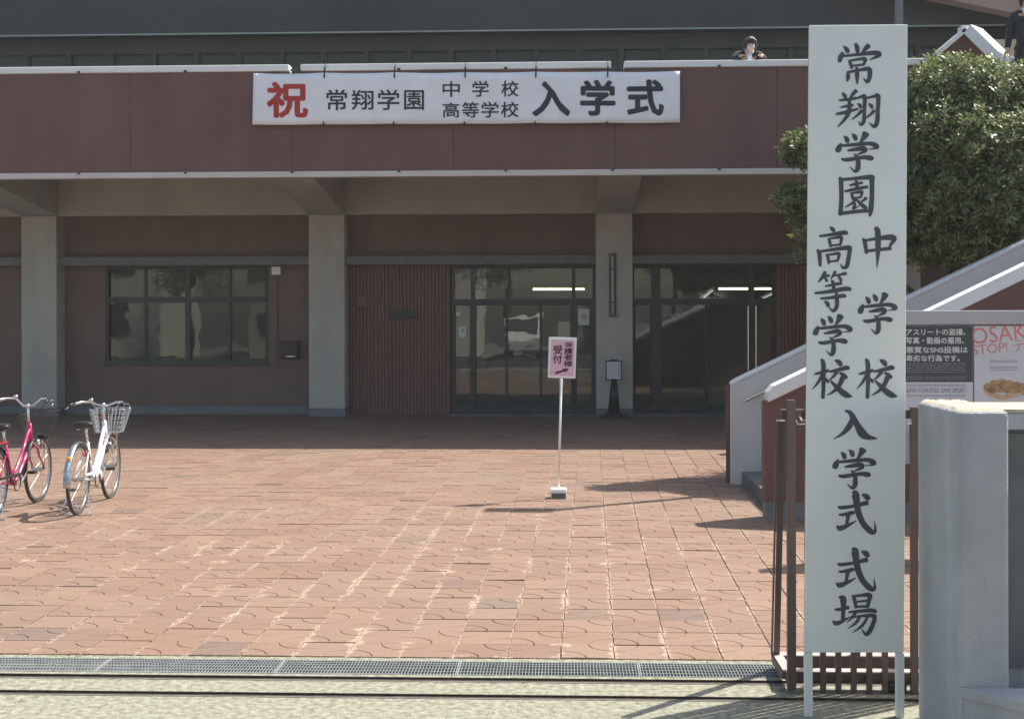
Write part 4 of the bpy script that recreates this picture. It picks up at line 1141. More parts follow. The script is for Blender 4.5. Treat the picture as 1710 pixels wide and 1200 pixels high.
# ================================================================== BICYCLES
def bicycle(name, label, loc, rz, kind):
    t = thing(name, label, 'bicycle', loc, rz, 'bicycles parked on the paving', local=True)
    white = kind == 'white'
    fm_ = M['bikewhite'] if white else M['bikepink']
    rw, fw = Vector((0, -.54, .335)), Vector((0, .55, .335)); rr = .325
    def circ(c, r, n=36, a0=0, a1=2 * math.pi, x=0):
        full = abs(a1 - a0 - 2 * math.pi) < 1e-6
        m_ = n if full else n + 1
        return [Vector((x, c.y + r * math.cos(a0 + (a1 - a0) * k / n), c.z + r * math.sin(a0 + (a1 - a0) * k / n))) for k in range(m_)]
    def wheel(c, steer=0):
        q = MB(); q.tube(circ(c, rr, 40), .018, 8, closed=True); w_ = q.build('wheel', M['rubber'], t, smooth=True)
        q = MB(); q.tube(circ(c, rr - .026, 40), .011, 6, closed=True); q.build('rim', M['steel'], w_, smooth=True)
        q = MB(); q.tube([c + Vector((-.05, 0, 0)), c + Vector((.05, 0, 0))], .02, 10); q.build('hub', M['steel'], w_)
        q = MB()
        for k in range(28):
            a_ = 2 * math.pi * k / 28; s_ = .03 if k % 2 else -.03
            q.tube([c + Vector((s_, .018 * math.cos(a_ + .6), .018 * math.sin(a_ + .6))), c + Vector((0, (rr - .03) * math.cos(a_), (rr - .03) * math.sin(a_)))], .0013, 4, caps=False)
        stuff(q.build('spokes', M['steel'], w_))
        if not white or c is fw:
            q = MB(); c2 = c + Vector((0, .16 * math.cos(.5), .16 * math.sin(.5)))
            q.box(-.006, .006, c2.y - .03, c2.y + .03, c2.z - .01, c2.z + .01); q.build('spoke_reflector', M['amber'], w_)
        return w_
    wheel(rw); wheel(fw)
    # frame
    bb_ = Vector((0, -.10, .28)); hd0, hd1 = Vector((0, .375, .60)), Vector((0, .325, .80)); sc_ = Vector((0, -.245, .66))
    q = MB(); q.tube([hd0 - Vector((0, -.008, .02)), hd1 + Vector((0, 0, .02))], .024, 12)
    R1 = .026 if white else .02
    q.tube([hd0 + Vector((0, 0, .03)), Vector((0, .18, .45)), Vector((0, .02, .30)), bb_], R1, 10)
    q.tube([hd1 - Vector((0, 0, .04)), Vector((0, .16, .56)), Vector((0, .0, .40)), bb_ + Vector((0, -.035, .08))], R1 * .8, 10)
    q.tube([bb_, sc_], .018, 10)
    q.tube([bb_ - Vector((.045, 0, 0)), bb_ + Vector((.045, 0, 0))], .026, 10)
    for s_ in (-1, 1):
        q.tube([bb_ + Vector((.02 * s_, -.03, 0)), rw + Vector((.06 * s_, 0, 0))], .010, 8)
        q.tube([sc_ + Vector((.015 * s_, 0, -.06)), rw + Vector((.06 * s_, 0, 0))], .008, 8)
    q.build('frame', fm_, t, smooth=True)
    q = MB()
    for s_ in (-1, 1):
        q.tube([hd0 + Vector((.02 * s_, .0, .0)), hd0 + Vector((.055 * s_, .02, -.03)), hd0 + Vector((.058 * s_, .06, -.12)), fw + Vector((.055 * s_, -.02, .06)), fw + Vector((.055 * s_, 0, 0))], [.013, .013, .012, .009, .008], 8)
    q.build('fork', M['steel'] if white else fm_, t, smooth=True)
    # mudguards
    def guard(c, a0, a1, m):
        q = MB(); rg = rr + .03
        for k in range(25):
            a_ = R(a0 + (a1 - a0) * k / 24)
            for j in range(7):
                b0 = -1 + 2 * j / 6; xx = .03 * b0; rad_ = rg + .012 * (1 - b0 * b0) - .006
                q.v.append((xx, c.y + rad_ * math.cos(a_), c.z + rad_ * math.sin(a_)))
        for k in range(24):
            for j in range(6):
                a_ = k * 7 + j; q.f.append((a_, a_ + 1, a_ + 8, a_ + 7))
        o = q.build('mudguard', m, t, smooth=True); s2 = o.modifiers.new('thick', 'SOLIDIFY'); s2.thickness = .002
        return o
    gr = guard(rw, 25, 186, M['steel'] if white else M['blackp'])
    guard(fw, 60, 190, M['steel'] if white else M['blackp'])
    for s_ in (-1, 1):
        q = MB()
        q.tube([rw + Vector((.055 * s_, 0, 0)), rw + Vector((.03 * s_, (rr + .03) * math.cos(R(170)), (rr + .03) * math.sin(R(170))))], .003, 5); q.build('mudguard_stay', M['steel'], t); q = MB()
        q.tube([fw + Vector((.055 * s_, 0, 0)), fw + Vector((.03 * s_, (rr + .03) * math.cos(R(165)), (rr + .03) * math.sin(R(165))))], .003, 5)
        q.build('mudguard_stay', M['steel'], t)
    if white:
        q = MB()
        for k in range(7):
            a_ = R(148 + 5.5 * k); 
            for xx in (-.022, 0, .022): q.v.append((xx, rw.y + (rr + .041 - abs(xx) * .35) * math.cos(a_), rw.z + (rr + .041 - abs(xx) * .35) * math.sin(a_)))
        for k in range(6):
            for j in range(2): q.f.append((k * 3 + j, k * 3 + j + 1, k * 3 + j + 4, k * 3 + j + 3))
        q.build('parking_sticker', M['sticker'], gr)
        q = MB(); a_ = R(142); q.ball((0, rw.y + (rr + .045) * math.cos(a_), rw.z + (rr + .045) * math.sin(a_)), .024, .014, .024); q.build('reflector', M['amber'], gr, smooth=True)
        q = MB(); q.ball((.0, -.33, .56), .03, .02, .03); q.build('rear_reflector', M['redl'], t, smooth=True)
    # seat
    q = MB(); q.tube([sc_, sc_ + Vector((0, -.045, .15))], .013, 10); q.build('seat_post', M['chrome'], t, smooth=True)
    sx_ = sc_ + Vector((0, -.06, .19))
    q = MB()
    prof = [(-.13, .085, .03), (-.10, .105, .045), (-.03, .09, .045), (.04, .045, .035), (.10, .026, .026), (.15, .016, .016)]
    for k, (yy, wx, hz_) in enumerate(prof):
        for j in range(12):
            a_ = 2 * math.pi * j / 12; z_ = math.sin(a_); q.v.append((sx_.x + wx * math.cos(a_), sx_.y + yy, sx_.z + (hz_ * z_ if z_ < 0 else hz_ * .6 * z_)))
    for k in range(5):
        for j in range(12): q.f.append((k * 12 + j, k * 12 + (j + 1) % 12, k * 12 + 12 + (j + 1) % 12, k * 12 + 12 + j))
    q.f.append(tuple(range(11, -1, -1))); q.f.append(tuple(range(60, 72)))
    sd = q.build('saddle', M['blackp'], t, smooth=True)
    q = MB()
    for s_ in (-.03, .03): q.tube([(s_, sx_.y - .09, sx_.z - .05), (s_ * .7, sx_.y + .08, sx_.z - .03)], .004, 5)
    for s_ in (-.04, .04):
        q.tube([(s_ + .018 * math.cos(k) , sx_.y - .09 + .018 * math.sin(k), sx_.z - .035 - .002 * k) for k in range(12)], .003, 4)
    q.build('seat_springs', M['chrome'], sd)
    # bars
    sth = hd1 + Vector((0, -.03, .185 if white else .20))
    q = MB(); q.tube([hd1, sth], .0125, 10); q.ball(sth, .022); q.build('stem', M['chrome'], t, smooth=True)
    q = MB(); up_ = .03 if white else .07
    bar_r = [sth, sth + Vector((.05, .012, .0)), sth + Vector((.13, .02, up_)), sth + Vector((.21, -.03, up_ + .005)), sth + Vector((.255, -.12, up_ - .005)), sth + Vector((.27, -.23, up_ - .02))]
    bar_l = [Vector((-p.x, p.y, p.z)) for p in bar_r]
    q.tube(bar_l[::-1] + bar_r[1:], .011, 8); hb = q.build('handlebar', M['chrome'], t, smooth=True)
    for P_ in (bar_r, bar_l):
        q = MB(); q.tube([P_[4] + (P_[5] - P_[4]) * .1, P_[5]], .0165, 8); q.build('grip', M['blackp'], hb, smooth=True)
        q = MB(); s_ = 1 if P_ is bar_r else -1
        q.tube([P_[3] + Vector((0, .0, -.012)), P_[3] + Vector((.05 * s_, .02, -.025)), P_[4] + Vector((.05 * s_, 0, -.03)), P_[5] + Vector((.045 * s_, .03, -.035))], .005, 6); q.build('brake_lever', M['chrome'], hb, smooth=True)
        q = MB(); q.tube([P_[3] + Vector((0, .02, -.01)), P_[3] + Vector((-.05 * s_, .1, .0)), Vector((.03 * s_, .44, .86)), hd0 + Vector((.02 * s_, .03, .02))], .003, 5); q.build('brake_cable', M['steel'] if white else M['blackp'], hb)
    q = MB(); q.ball(bar_l[2] + Vector((0, 0, .02)), .026, .026, .02); q.build('bell', M['chrome'], hb, smooth=True)
    # basket
    q = MB(); bm_ = M['chrome'] if white else M['blackp']
    z0_, z1_ = .69, .93
    def ring(f_):
        z = z0_ + (z1_ - z0_) * f_; hw = .125 + .055 * f_; y0_ = .44 - .02 * f_; y1_ = .60 + .11 * f_
        return [Vector((-hw, y0_, z)), Vector((hw, y0_, z)), Vector((hw, y1_, z)), Vector((-hw, y1_, z))]
    def loop(P_, r_):
        Q_ = []
        for k in range(4):
            a_, b2_ = P_[k], P_[(k + 1) % 4]; Q_ += [a_ + (b2_ - a_) * .1, a_ + (b2_ - a_) * .5, a_ + (b2_ - a_) * .9]
        q.tube(Q_, r_, 5, closed=True)
    for f_ in (0, .2, .4, .6, .8): loop(ring(f_), .0022)
    loop(ring(1), .0045)
    lo, hi = ring(0), ring(1)
    for k in range(4):
        n_ = 9 if k % 2 == 0 else 7
        for j in range(n_ + 1):
            q.tube([lo[k].lerp(lo[(k + 1) % 4], j / n_), hi[k].lerp(hi[(k + 1) % 4], j / n_)], .002, 4)
    for j in range(1, 8): q.tube([lo[0].lerp(lo[1], j / 8), lo[3].lerp(lo[2], j / 8)], .002, 4)
    for j in range(1, 5): q.tube([lo[0].lerp(lo[3], j / 5), lo[1].lerp(lo[2], j / 5)], .002, 4)
    for s_ in (-1, 1): q.tube([Vector((.08 * s_, .5, z0_)), fw + Vector((.065 * s_, 0, 0))], .004, 5)
    q.build('basket', bm_, t)
    # drive side
    q = MB(); q.tube(circ(bb_, .075, 24, x=.055), .006, 6, closed=True)
    q.tube([Vector((.055, bb_.y, bb_.z + .075)), Vector((.055, rw.y, rw.z + .035))], .004, 5); q.tube([Vector((.055, bb_.y, bb_.z - .075)), Vector((.055, rw.y, rw.z - .035))], .004, 5)
    q.build('chain', M['railm'], t)
    q = MB(); ccv = [(bb_.y + .10, bb_.z - .01), (bb_.y + .085, bb_.z + .065), (bb_.y + .02, bb_.z + .098), (rw.y, rw.z + .048), (rw.y, rw.z + .028), (bb_.y, bb_.z + .06), (bb_.y + .07, bb_.z + .02)]
    q.prism([(.058, y, z) for y, z in ccv], (.022, 0, 0)); q.build('chain_case', M['bikewhite'] if white else M['blackp'], t, bevel=.006)
    cr_ = Vector((0, .165 * math.cos(.55), .165 * math.sin(.55)))
    for s_, nm in ((1, 'crank'), (-1, 'crank')):
        e_ = bb_ + Vector((.095 * s_, 0, 0)) + cr_ * s_
        q = MB(); q.bar(bb_ + Vector((.09 * s_, 0, 0)), e_, .012, .022); ck = q.build('crank', M['steel'], t, bevel=.003)
        q = MB(); q.box(min(e_.x, e_.x + .09 * s_) + (.008 if s_ > 0 else 0), max(e_.x, e_.x + .09 * s_) - (.008 if s_ < 0 else 0), e_.y - .032, e_.y + .032, e_.z - .013, e_.z + .013); q.build('pedal', M['blackp'], ck, bevel=.005)
    # stand
    q = MB()
    for s_ in (-1, 1): q.tube([rw + Vector((.07 * s_, .0, 0)), Vector((.10 * s_, rw.y - .02, .16)), Vector((.15 * s_, rw.y - .10, .006))], .007, 6)
    q.tube([Vector((-.15, rw.y - .10, .008)), Vector((.15, rw.y - .10, .008))], .006, 6)
    q.build('kickstand', M['steel'], t)
    # lamp
    q = MB(); lc = Vector((-.05 if white else .055, fw.y - .03 if white else .60, .50 if white else .66)); q.tube([lc + Vector((0, -.05, 0)), lc + Vector((0, -.01, 0)), lc + Vector((0, .03, 0))], [.018, .034, .036], 12)
    hl = q.build('headlamp', M['blackp'], t, smooth=True)
    q = MB(); q.ball(lc + Vector((0, .03, 0)), .032, .012, .032); q.build('lens', M['lens'], hl, smooth=True)
    if not white:
        q = MB(); 
        for s_ in (-.06, .06): q.tube([(s_, -.32, .70), (s_, -.68, .70), (s_ * .8, -.70, .66), (s_, rw.y, rw.z)], .006, 6)
        for yy in (-.35, -.45, -.55, -.67): q.tube([(-.06, yy, .70), (.06, yy, .70)], .005, 5)
        q.build('rear_rack', M['bikered'], t)
        q = MB(); q.tube([(s_ * .05 + .0, .47, .60) for s_ in (-1, 1)], .006, 6); q.ball((0.02, .50, .62), .03, .05, .03); q.build('dynamo', M['steel'], t, smooth=True)
        q = MB(); q.box(-.045, .045, rw.y - (rr + .05), rw.y - (rr + .04), .5, .54); q.build('rear_reflector', M['redl'], t)
    return t
wb = gnd(130, 857); 
bz = R(4.0)
bicycle('bicycle', 'white step-through bicycle with a chrome wire front basket', (wb.x - .54 * math.sin(bz), wb.y + .54 * math.cos(bz), .0), bz, 'white')
pf = gnd(63, 836); bz2 = R(1.0)
bicycle('bicycle', 'magenta bicycle with upright handlebars and black basket at the left edge', (pf.x + .55 * math.sin(bz2), pf.y - .55 * math.cos(bz2), .0), bz2, 'pink')

# ================================================================== TREE
def leaf_cloud(clumps, n, size, name, m, parent, seed=1, up=.25):
    """clumps: (centre, rx, ry, rz, weight); leaves in little whorls spread mostly near the clump surfaces"""
    r_ = np.random.default_rng(seed)
    wts = np.array([c[4] for c in clumps], float); wts /= wts.sum()
    nt_ = n // 7
    idx = r_.choice(len(clumps), nt_, p=wts)
    d = r_.normal(size=(nt_, 3)); d /= np.linalg.norm(d, axis=1)[:, None]
    rad = np.clip(r_.normal(.88, .17, nt_), .2, 1.2)
    C = np.array([c[0] for c in clumps])[idx]; S = np.array([[c[1], c[2], c[3]] for c in clumps])[idx]
    bumpy = 1 + .22 * np.sin(d[:, 0] * 9 + idx) * np.sin(d[:, 2] * 8 + idx * 2) + .1 * np.sin(d[:, 1] * 13)
    base = C + d * S * (rad * bumpy)[:, None]
    k = 7; tot = nt_ * k
    B = np.repeat(base, k, 0); D = np.repeat(d, k, 0)
    ang = np.tile(np.arange(k) * 2.4, nt_) + np.repeat(r_.uniform(0, 6.28, nt_), k)
    ax = D + np.array([0, 0, .5]); ax /= np.linalg.norm(ax, axis=1)[:, None]
    ref = np.where(np.abs(ax[:, 2:3]) > .9, np.array([[1., 0, 0]]), np.array([[0, 0, 1.]]))
    e1_ = np.cross(ax, ref); e1_ /= np.linalg.norm(e1_, axis=1)[:, None]; e2_ = np.cross(ax, e1_)
    out = e1_ * np.cos(ang)[:, None] + e2_ * np.sin(ang)[:, None] + ax * r_.uniform(.1, .9, tot)[:, None]
    out += r_.normal(0, .25, (tot, 3)); out /= np.linalg.norm(out, axis=1)[:, None]
    sd_ = np.cross(out, ax + r_.normal(0, .35, (tot, 3))); sd_ /= np.linalg.norm(sd_, axis=1)[:, None]
    nrm = np.cross(sd_, out)
    L_ = size * r_.uniform(.7, 1.3, tot)[:, None]; W_ = L_ * .36
    p0 = B + out * L_ * .12 + r_.normal(0, size * .25, (tot, 3))
    V = np.stack([p0, p0 + out * L_ * .5 + sd_ * W_ * .5 + nrm * L_ * .05, p0 + out * L_, p0 + out * L_ * .5 - sd_ * W_ * .5 + nrm * L_ * .05], 1).reshape(-1, 3)
    rt = root_of(parent)
    V = V - np.array(rt.location)
    me = bpy.data.meshes.new(name)
    me.vertices.add(tot * 4); me.vertices.foreach_set('co', V.ravel())
    me.loops.add(tot * 4); me.loops.foreach_set('vertex_index', np.arange(tot * 4, dtype=np.int32))
    me.polygons.add(tot); me.polygons.foreach_set('loop_start', np.arange(0, tot * 4, 4, dtype=np.int32)); me.polygons.foreach_set('loop_total', np.full(tot, 4, dtype=np.int32))
    me.update(); me.validate()
    me.materials.append(m)
    o = bpy.data.objects.new(name, me); COL.objects.link(o); o.parent = parent
    return o
YT = 15.6
tbx = at(1610, 525, YT)
tree = thing('evergreen_tree', 'dense glossy evergreen tree behind the stair and the standing sign', 'tree', (tbx.x, YT, 0))
q = MB(); tx_, ty_ = tbx.x, YT
q.tube([(tx_, ty_, 0), (tx_ + .03, ty_, 1.2), (tx_ - .05, ty_ + .05, 2.4), (tx_ + .05, ty_, 3.6), (tx_, ty_, 4.6)], [.17, .14, .12, .08, .03], 10)
tk = q.build('trunk', M['bark'], tree, smooth=True)
cl_px = [  # px, py, dY, r_px (x), r_px (z), weight
    (1545,160,-.2,45,45,1.2),(1585,140,.1,48,45,1.2),(1630,165,-.3,55,55,1.6),(1680,160,.0,50,50,1.3),(1725,190,-.1,60,80,1.6),(1760,260,0,70,90,1.5),
    (1560,225,-.5,60,55,1.5),(1620,240,-.7,65,60,1.8),(1690,250,-.7,60,60,1.6),(1530,290,-.2,60,60,1.3),(1590,320,-.6,70,60,1.8),(1660,330,-.8,65,60,1.7),(1720,350,-.5,60,60,1.4),
    (1550,390,-.3,60,55,1.2),(1610,400,-.5,65,50,1.3),(1670,400,-.5,60,50,1.2),(1480,250,.1,80,60,1.2),(1440,310,0,80,55,1.1),(1480,380,0,80,50,1.1),(1430,200,.3,50,40,.6),
    (1346,250,-.1,36,28,.8),(1385,250,0,50,40,.8),(1326,332,-.1,30,22,.7),(1372,372,0,44,46,.9),(1365,415,.1,34,26,.4),(1410,410,0,60,40,.7),(1600,180,.9,90,80,1.2),(1550,320,.9,110,90,1.2),(1690,300,.9,90,100,1.2)]
cl_w = []
for (px_, py_, dy_, rx_, rz_, w_) in cl_px:
    p = at(px_, py_, YT + dy_); s_ = (YT + dy_) / FPX
    cl_w.append((tuple(p), rx_ * s_ * .92, (rx_ + rz_) / 2 * s_ * 1.0, rz_ * s_ * .92, w_))
q = MB()
for (c_, rx_, ry_, rz_, w_) in cl_w[::2]:
    zj = random.uniform(1.6, 3.2); mid = Vector(((tx_ + c_[0]) / 2, (ty_ + c_[1]) / 2, (zj + c_[2]) / 2 + .15))
    q.tube([(tx_, ty_, zj), mid, c_], [.05, .035, .012], 6)
q.build('limbs', M['bark'], tree, smooth=True)
leaf_cloud(cl_w, 150000, .066, 'crown', M['leaf'], tree, 3)

# ================================================================== PEOPLE
def skin_obj(name, pts, edges, m, parent, lev=2):
    me = bpy.data.meshes.new(name); me.from_pydata([p[:3] for p in pts], edges, [])
    o = bpy.data.objects.new(name, me); COL.objects.link(o)
    sm = o.modifiers.new('skin', 'SKIN'); sm.use_smooth_shade = True
    ss = o.modifiers.new('sub', 'SUBSURF'); ss.levels = lev; ss.render_levels = lev
    for k, p in enumerate(pts):
        r_ = p[3]; me.skin_vertices[0].data[k].radius = (r_, r_) if not isinstance(r_, tuple) else r_
    me.skin_vertices[0].data[0].use_root = True
    dg = bpy.context.evaluated_depsgraph_get(); dg.update()
    m2 = bpy.data.meshes.new_from_object(o.evaluated_get(dg)); m2.name = name
    bpy.data.objects.remove(o); bpy.data.meshes.remove(me)
    m2.materials.clear(); m2.materials.append(m)
    o = bpy.data.objects.new(name, m2); COL.objects.link(o); o.parent = parent
    return o
def person(label, loc, rz, pose):
    t = thing('person', label, 'person', loc, rz, local=True)
    lean = pose == 'lean'
    hx, hy, hz_ = (0, -.30, 1.36) if lean else (-.02, -.03, 1.50)      # head centre, facing -Y
    sh_z = 1.27 if lean else 1.33; sh_y = -.16 if lean else 0
    sk = []; ed = []
    def P_(x, y, z, r_): sk.append((x, y, z, r_)); return len(sk) - 1
    def chain(ids):
        for a_, b2_ in zip(ids, ids[1:]): ed.append((a_, b2_))
    pel = P_(0, .06 if lean else 0, .90, (.13, .10)); ws = P_(0, .04 if lean else 0, 1.03, (.10, .08)); chs = P_(0, sh_y * .7, sh_z - .10, (.14, .10)); nk0 = P_(0, sh_y, sh_z + .02, (.06, .055))
    nk1 = P_(0, (sh_y + hy) / 2, hz_ - .11, .048); ch_ = P_(0, hy - .015, hz_ - .055, (.062, .07)); hd = P_(0, hy, hz_ + .02, (.074, .09)); ht = P_(0, hy + .01, hz_ + .085, (.055, .065))
    chain([pel, ws, chs, nk0, nk1, ch_, hd, ht])
    if lean:
        arms = {-1: [(-.17, -.15, sh_z - .02), (-.25, -.24, sh_z - .12), (-.19, -.36, sh_z - .095), (-.15, -.40, sh_z - .095)], 1: [(.17, -.15, sh_z - .02), (.25, -.24, sh_z - .12), (.18, -.38, sh_z - .095), (.14, -.42, sh_z - .095)]}
    else:
        arms = {-1: [(-.18, 0, sh_z - .02), (-.235, .02, 1.06), (-.27, -.06, .84), (-.28, -.08, .77)], 1: [(.18, 0, sh_z - .02), (.225, .02, 1.06), (.25, -.04, .84), (.255, -.06, .77)]}
    for s_, A_ in arms.items():
        ids = [P_(*A_[0], .055), P_(*A_[1], .042), P_(*A_[2], .03), P_(*A_[3], (.034, .02))]
        ed.append((chs, ids[0])); chain(ids)
        wv = Vector(A_[3]) - Vector(A_[2]); wv.normalize()
        sdv = Vector((1, 0, 0)) if not lean else Vector((0, 1, 0))
        for k in range(4):
            off = (k - 1.5) * .019
            b0 = Vector(A_[3]) + wv * .03 + sdv * off
            f1 = b0 + wv * .03 + sdv * off * .35; f2 = f1 + wv * (.03 - abs(k - 1.2) * .004) + sdv * off * .3 + Vector((0, -.008, 0))
            i1 = P_(*b0, .0095); i2 = P_(*f1, .009); i3 = P_(*f2, .007); ed.append((ids[3], i1)); chain([i1, i2, i3])
        b0 = Vector(A_[3]) - wv * .01 + sdv * (-.035 * s_ * (1 if not lean else -1)); f1 = b0 + wv * .035 + sdv * (-.02 * s_ * (1 if not lean else -1))
        i1 = P_(*b0, .011); i2 = P_(*f1, .009); ed.append((ids[3], i1)); chain([i1, i2])
    for s_ in (-1, 1):
        ids = [P_(.09 * s_, .05 if lean else 0, .82, .085), P_(.095 * s_, .03, .48, .055), P_(.10 * s_, .05, .09, .038), P_(.10 * s_, -.05, .04, .035), P_(.10 * s_, -.13, .03, .028)]
        ed.append((pel, ids[0])); chain(ids)
    body = skin_obj('body', sk, ed, M['skin'], t)
    # clothing
    ck = [(0, .06 if lean else 0, .74, (.175, .135)), (0, .04 if lean else 0, 1.00, (.155, .12)), (0, sh_y * .7, sh_z - .10, (.165, .12)), (0, sh_y, sh_z - .005, (.085, .07))]
    ce = [(0, 1), (1, 2), (2, 3)]
    for s_, A_ in arms.items():
        b0 = len(ck); ck += [(*A_[0], .07), (*A_[1], .056), (A_[2][0] * .4 + A_[3][0] * .6, A_[2][1] * .4 + A_[3][1] * .6, A_[2][2] * .4 + A_[3][2] * .6, .046)]
        ce += [(2, b0), (b0, b0 + 1), (b0 + 1, b0 + 2)]
    skin_obj('jacket', ck, ce, M['suit'], t)
    tk_ = [(0, .06 if lean else 0, .86, (.14, .11))]; te = []
    for s_ in (-1, 1):
        b0 = len(tk_); tk_ += [(.09 * s_, .05 if lean else 0, .78, .1), (.095 * s_, .03, .48, .075), (.10 * s_, .05, .12, .06)]; te += [(0, b0), (b0, b0 + 1), (b0 + 1, b0 + 2)]
    skin_obj('trousers', tk_, te, M['suit'], t)
    # blouse front
    q = MB(); yf = sh_y * .8 - .128
    q.prism([(-.06, yf + .03, sh_z + .04), (.06, yf + .03, sh_z + .04), (.035, yf - .012, sh_z - .08), (.012, yf - .02, sh_z - .24), (-.012, yf - .02, sh_z - .24), (-.035, yf - .012, sh_z - .08)], (0, .03, 0))
    q.build('blouse', M['shirt'], t, bevel=.004)
    for s_ in (-1, 1):
        q = MB(); q.prism([(.03 * s_, yf + .0, sh_z + .06), (.085 * s_, yf + .05, sh_z + .05), (.06 * s_, yf - .01, sh_z - .03), (.02 * s_, yf - .018, sh_z + .0)], (0, .012, 0)); q.build('collar', M['shirt'], t)
    # hair
    q = MB(); q.ball((0, hy + .025, hz_ + .04), .098, .105, .10, 16, 12)
    for k in range(-4, 5):
        x_ = k * .0175; dz_ = -(k * .0175) ** 2 * 7; q.tube([(x_ * .8, hy - .035, hz_ + .125 + dz_), (x_, hy - .082, hz_ + .085 + dz_), (x_ * 1.1, hy - .090, hz_ + .035)], [.018, .016, .007], 6)
    for s_ in (-1, 1): q.tube([(.06 * s_, hy, hz_ + .09), (.092 * s_, hy - .01, hz_ + .0), (.085 * s_, hy + .01, hz_ - .08)], [.03, .028, .012], 8)
    q.build('hair', M['hair'], t, smooth=True)
    for s_ in (-1, 1):
        q = MB(); q.ball((.03 * s_, hy - .082, hz_ + .012), .011, .007, .006); q.build('eye', M['blackp'], t)
    if lean:
        q = MB(); q.ball((0, hy - .055, hz_ - .038), .062, .045, .052, 14, 10); q.build('face_mask', M['mask'], t, smooth=True)
    else:
        q = MB(); q.ball((0, hy - .092, hz_ - .015), .012, .018, .02); q.build('nose', M['skin'], t, smooth=True)
        q = MB(); q.ball((0, hy - .082, hz_ - .055), .022, .008, .006); q.build('mouth', M['redl'], t, smooth=True)
    return t
p1 = at(1250, 77, YF + .17)
person('person in a dark suit and pale mask leaning on the balcony parapet above the facade', (p1.x, YF + .45, p1.z - 1.36), R(6), 'lean')
person('person in a dark suit standing at the top right edge above the tree', (gx(1716, 18.9), 18.9, zz(-6, 18.9) - 1.66), R(-14), 'stand')

# ================================================================== ACROSS THE STREET (mirrored in the entrance glass)
def house(x0, x1, y0, h, m, lab, wins, roof=True):
    t = thing('street_house', lab, 'house', ((x0 + x1) / 2, y0, 0))
    q = MB(); q.box(x0, x1, y0 - 7, y0, -.1, h); q.build('wall', M[m], t)
    if roof:
        q = MB(); q.prism([(x0 - .3, y0 + .4, h), (x1 + .3, y0 + .4, h), ((x1 + x0) / 2, y0 + .4, h + 1.8)], (0, -7.8, 0)); q.build('roof', M['roofh'], t)
    for (a_, b2_, c_, d_) in wins:
        q = MB(); q.box(a_, b2_, y0 + .001, y0 + .06, c_, d_); w_ = q.build('window', M['dark'], t)
        q = MB(); q.box(a_ + .06, b2_ - .06, y0 + .061, y0 + .066, c_ + .06, d_ - .06); q.build('pane', M['roofh'], w_)
house(-24, -19.4, -12, 6.5, 'house', 'pale house across the street mirrored in the left window', [(-23, -21, 1, 2.4), (-22.5, -20.5, 3.8, 5)])
house(-15.3, -11.5, -13, 4.6, 'houseb', 'beige house across the street mirrored in the left window glass', [(-14.8, -13.4, .8, 1.9), (-13, -11.9, 2.6, 3.8)])
house(-6.9, -4.2, -12, 5.0, 'house', 'pale house across the street mirrored in the entrance doors', [(-6.2, -5.2, 2.8, 3.9)])
house(.6, 3.2, -13, 4.2, 'houseb', 'small beige garage across the street mirrored in the doors', [(1, 2.8, 0, 2.4)], False)
house(6.5, 12, -14, 8.0, 'house', 'tall pale house across the street mirrored in the right glazing', [(7.2, 8.6, 3.8, 5.2), (9.6, 11, .9, 2.4)])
for k, (x_, y_, h_) in enumerate(((-17.2, -9.8, 6), (-2.6, -9, 6.5), (5.0, -10.2, 6.5))):
    t = thing('street_tree', ('leafy street tree across the road between the two left houses', 'leafy street tree across the road in front of the garage', 'tallest leafy street tree across the road')[k], 'tree', (x_, y_, 0), group='street trees mirrored in the glass')
    q = MB(); q.tube([(x_, y_, -.1), (x_ + .1, y_, h_ * .5), (x_, y_, h_ * .8)], [.16, .11, .04], 8); q.build('trunk', M['bark'], t, smooth=True)
    leaf_cloud([((x_ + random.uniform(-.9, .9), y_ + random.uniform(-.7, .7), h_ * random.uniform(.55, 1)), .8, .8, .7, 1) for _ in range(9)], 6000, .16, 'crown', M['leaf'], t, 20 + k)

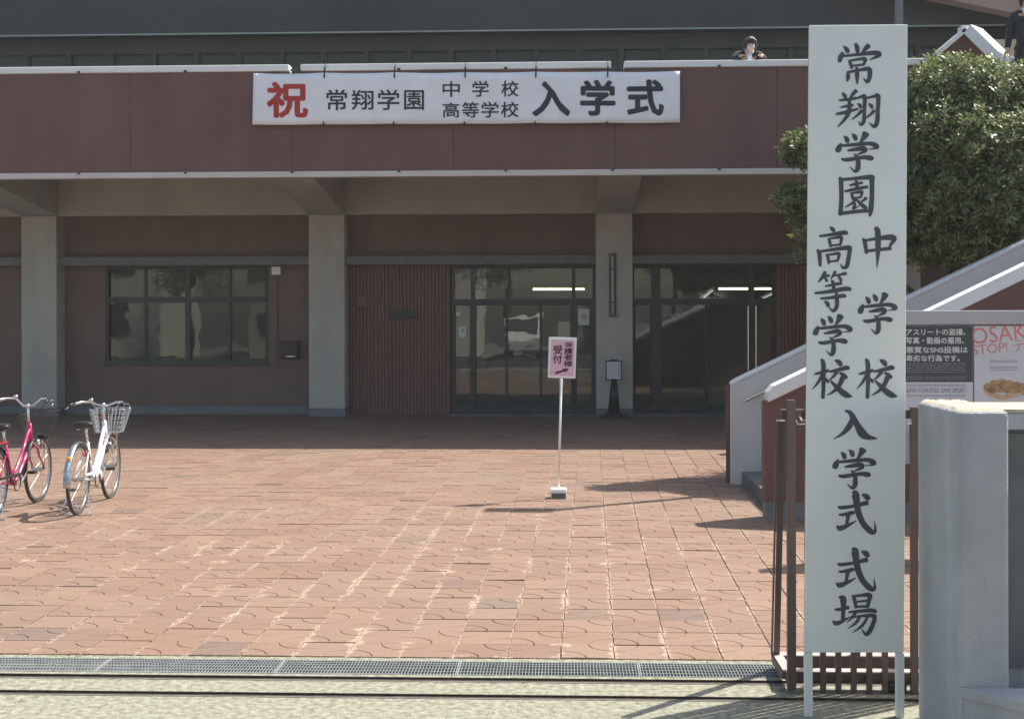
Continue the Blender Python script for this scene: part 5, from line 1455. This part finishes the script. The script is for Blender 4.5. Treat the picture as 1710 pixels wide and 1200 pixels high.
t = thing('parked_van', 'white van across the street mirrored in the middle of the entrance doors', 'van', (-1.7, -6.5, 0))
q = MB(); q.prism([(-2.5, -5.2, .35), (-2.5, -5.15, .95), (-2.5, -5.6, 1.15), (-2.5, -6.1, 1.85), (-2.5, -8.6, 1.85), (-2.5, -8.65, .35)], (1.5, 0, 0)); q.build('body', M['plasticw'], t, bevel=.05)
q = MB(); q.prism([(-2.38, -5.57, 1.2), (-2.38, -6.0, 1.78), (-1.12, -6.0, 1.78), (-1.12, -5.57, 1.2)], (0, .03, .02)); q.build('windscreen', M['roofh'], t)
for x_ in (-2.44, -1.2):
    for y_ in (-5.9, -7.9):
        q = MB(); q.tube([(x_, y_, .27), (x_ + .16, y_, .27)], .30, 16); q.build('wheel', M['rubber'], t)
for x_ in (-2.3, -1.3):
    q = MB(); q.ball((x_, -5.13, .75), .09, .04, .07); q.build('headlight', M['lens'], t)

# ================================================================== grit and dead leaves along the paving edge
r2 = random.Random(5)
q = MB()
for k in range(420):
    if k < 260: x_, y_ = r2.uniform(-3.6, 1.6), 7.075 + abs(r2.gauss(0, .02)) * (1 if r2.random() < .7 else -2)
    else: x_, y_ = r2.uniform(-3.6, 2), r2.uniform(6.1, 6.98)
    if r2.random() < .35: x_ = -2.72 + r2.gauss(0, .12)
    s_ = r2.uniform(.002, .007); a_ = r2.uniform(0, 6.28); z_ = .004 if y_ > 7.07 else .002
    c_, d_ = math.cos(a_) * s_, math.sin(a_) * s_
    q.add([(x_ + c_, y_ + d_, z_), (x_ - d_ * .5, y_ + c_ * .5, z_ + s_ * .6), (x_ - c_, y_ - d_, z_), (x_ + d_ * .5, y_ - c_ * .5, z_ + s_ * .3)], [(0, 1, 2), (0, 2, 3)])
o = q.build('leaf_litter', M['bark']); stuff(o); o['label'] = 'dark grit and dead leaf bits along the edge of the paving and drain'; o['category'] = 'litter'

# ================================================================== ADDED HAZE: veil that lifts the dark tones like lens glare
hz_b = MB(); hz_b.box(-70, 70, -40, 70, -1.16, 14.5)
hm = bpy.data.materials.new('veil_haze'); hm.use_nodes = True
hn = hm.node_tree; hn.nodes.remove(hn.nodes['Principled BSDF'])
pvn = hn.nodes.new('ShaderNodeVolumePrincipled'); pvn.inputs['Color'].default_value = (.95, .96, 1, 1); pvn.inputs['Density'].default_value = .0009
hn.links.new(pvn.outputs[0], hn.nodes['Material Output'].inputs['Volume'])
stuff(hz_b.build('glare_haze', hm))
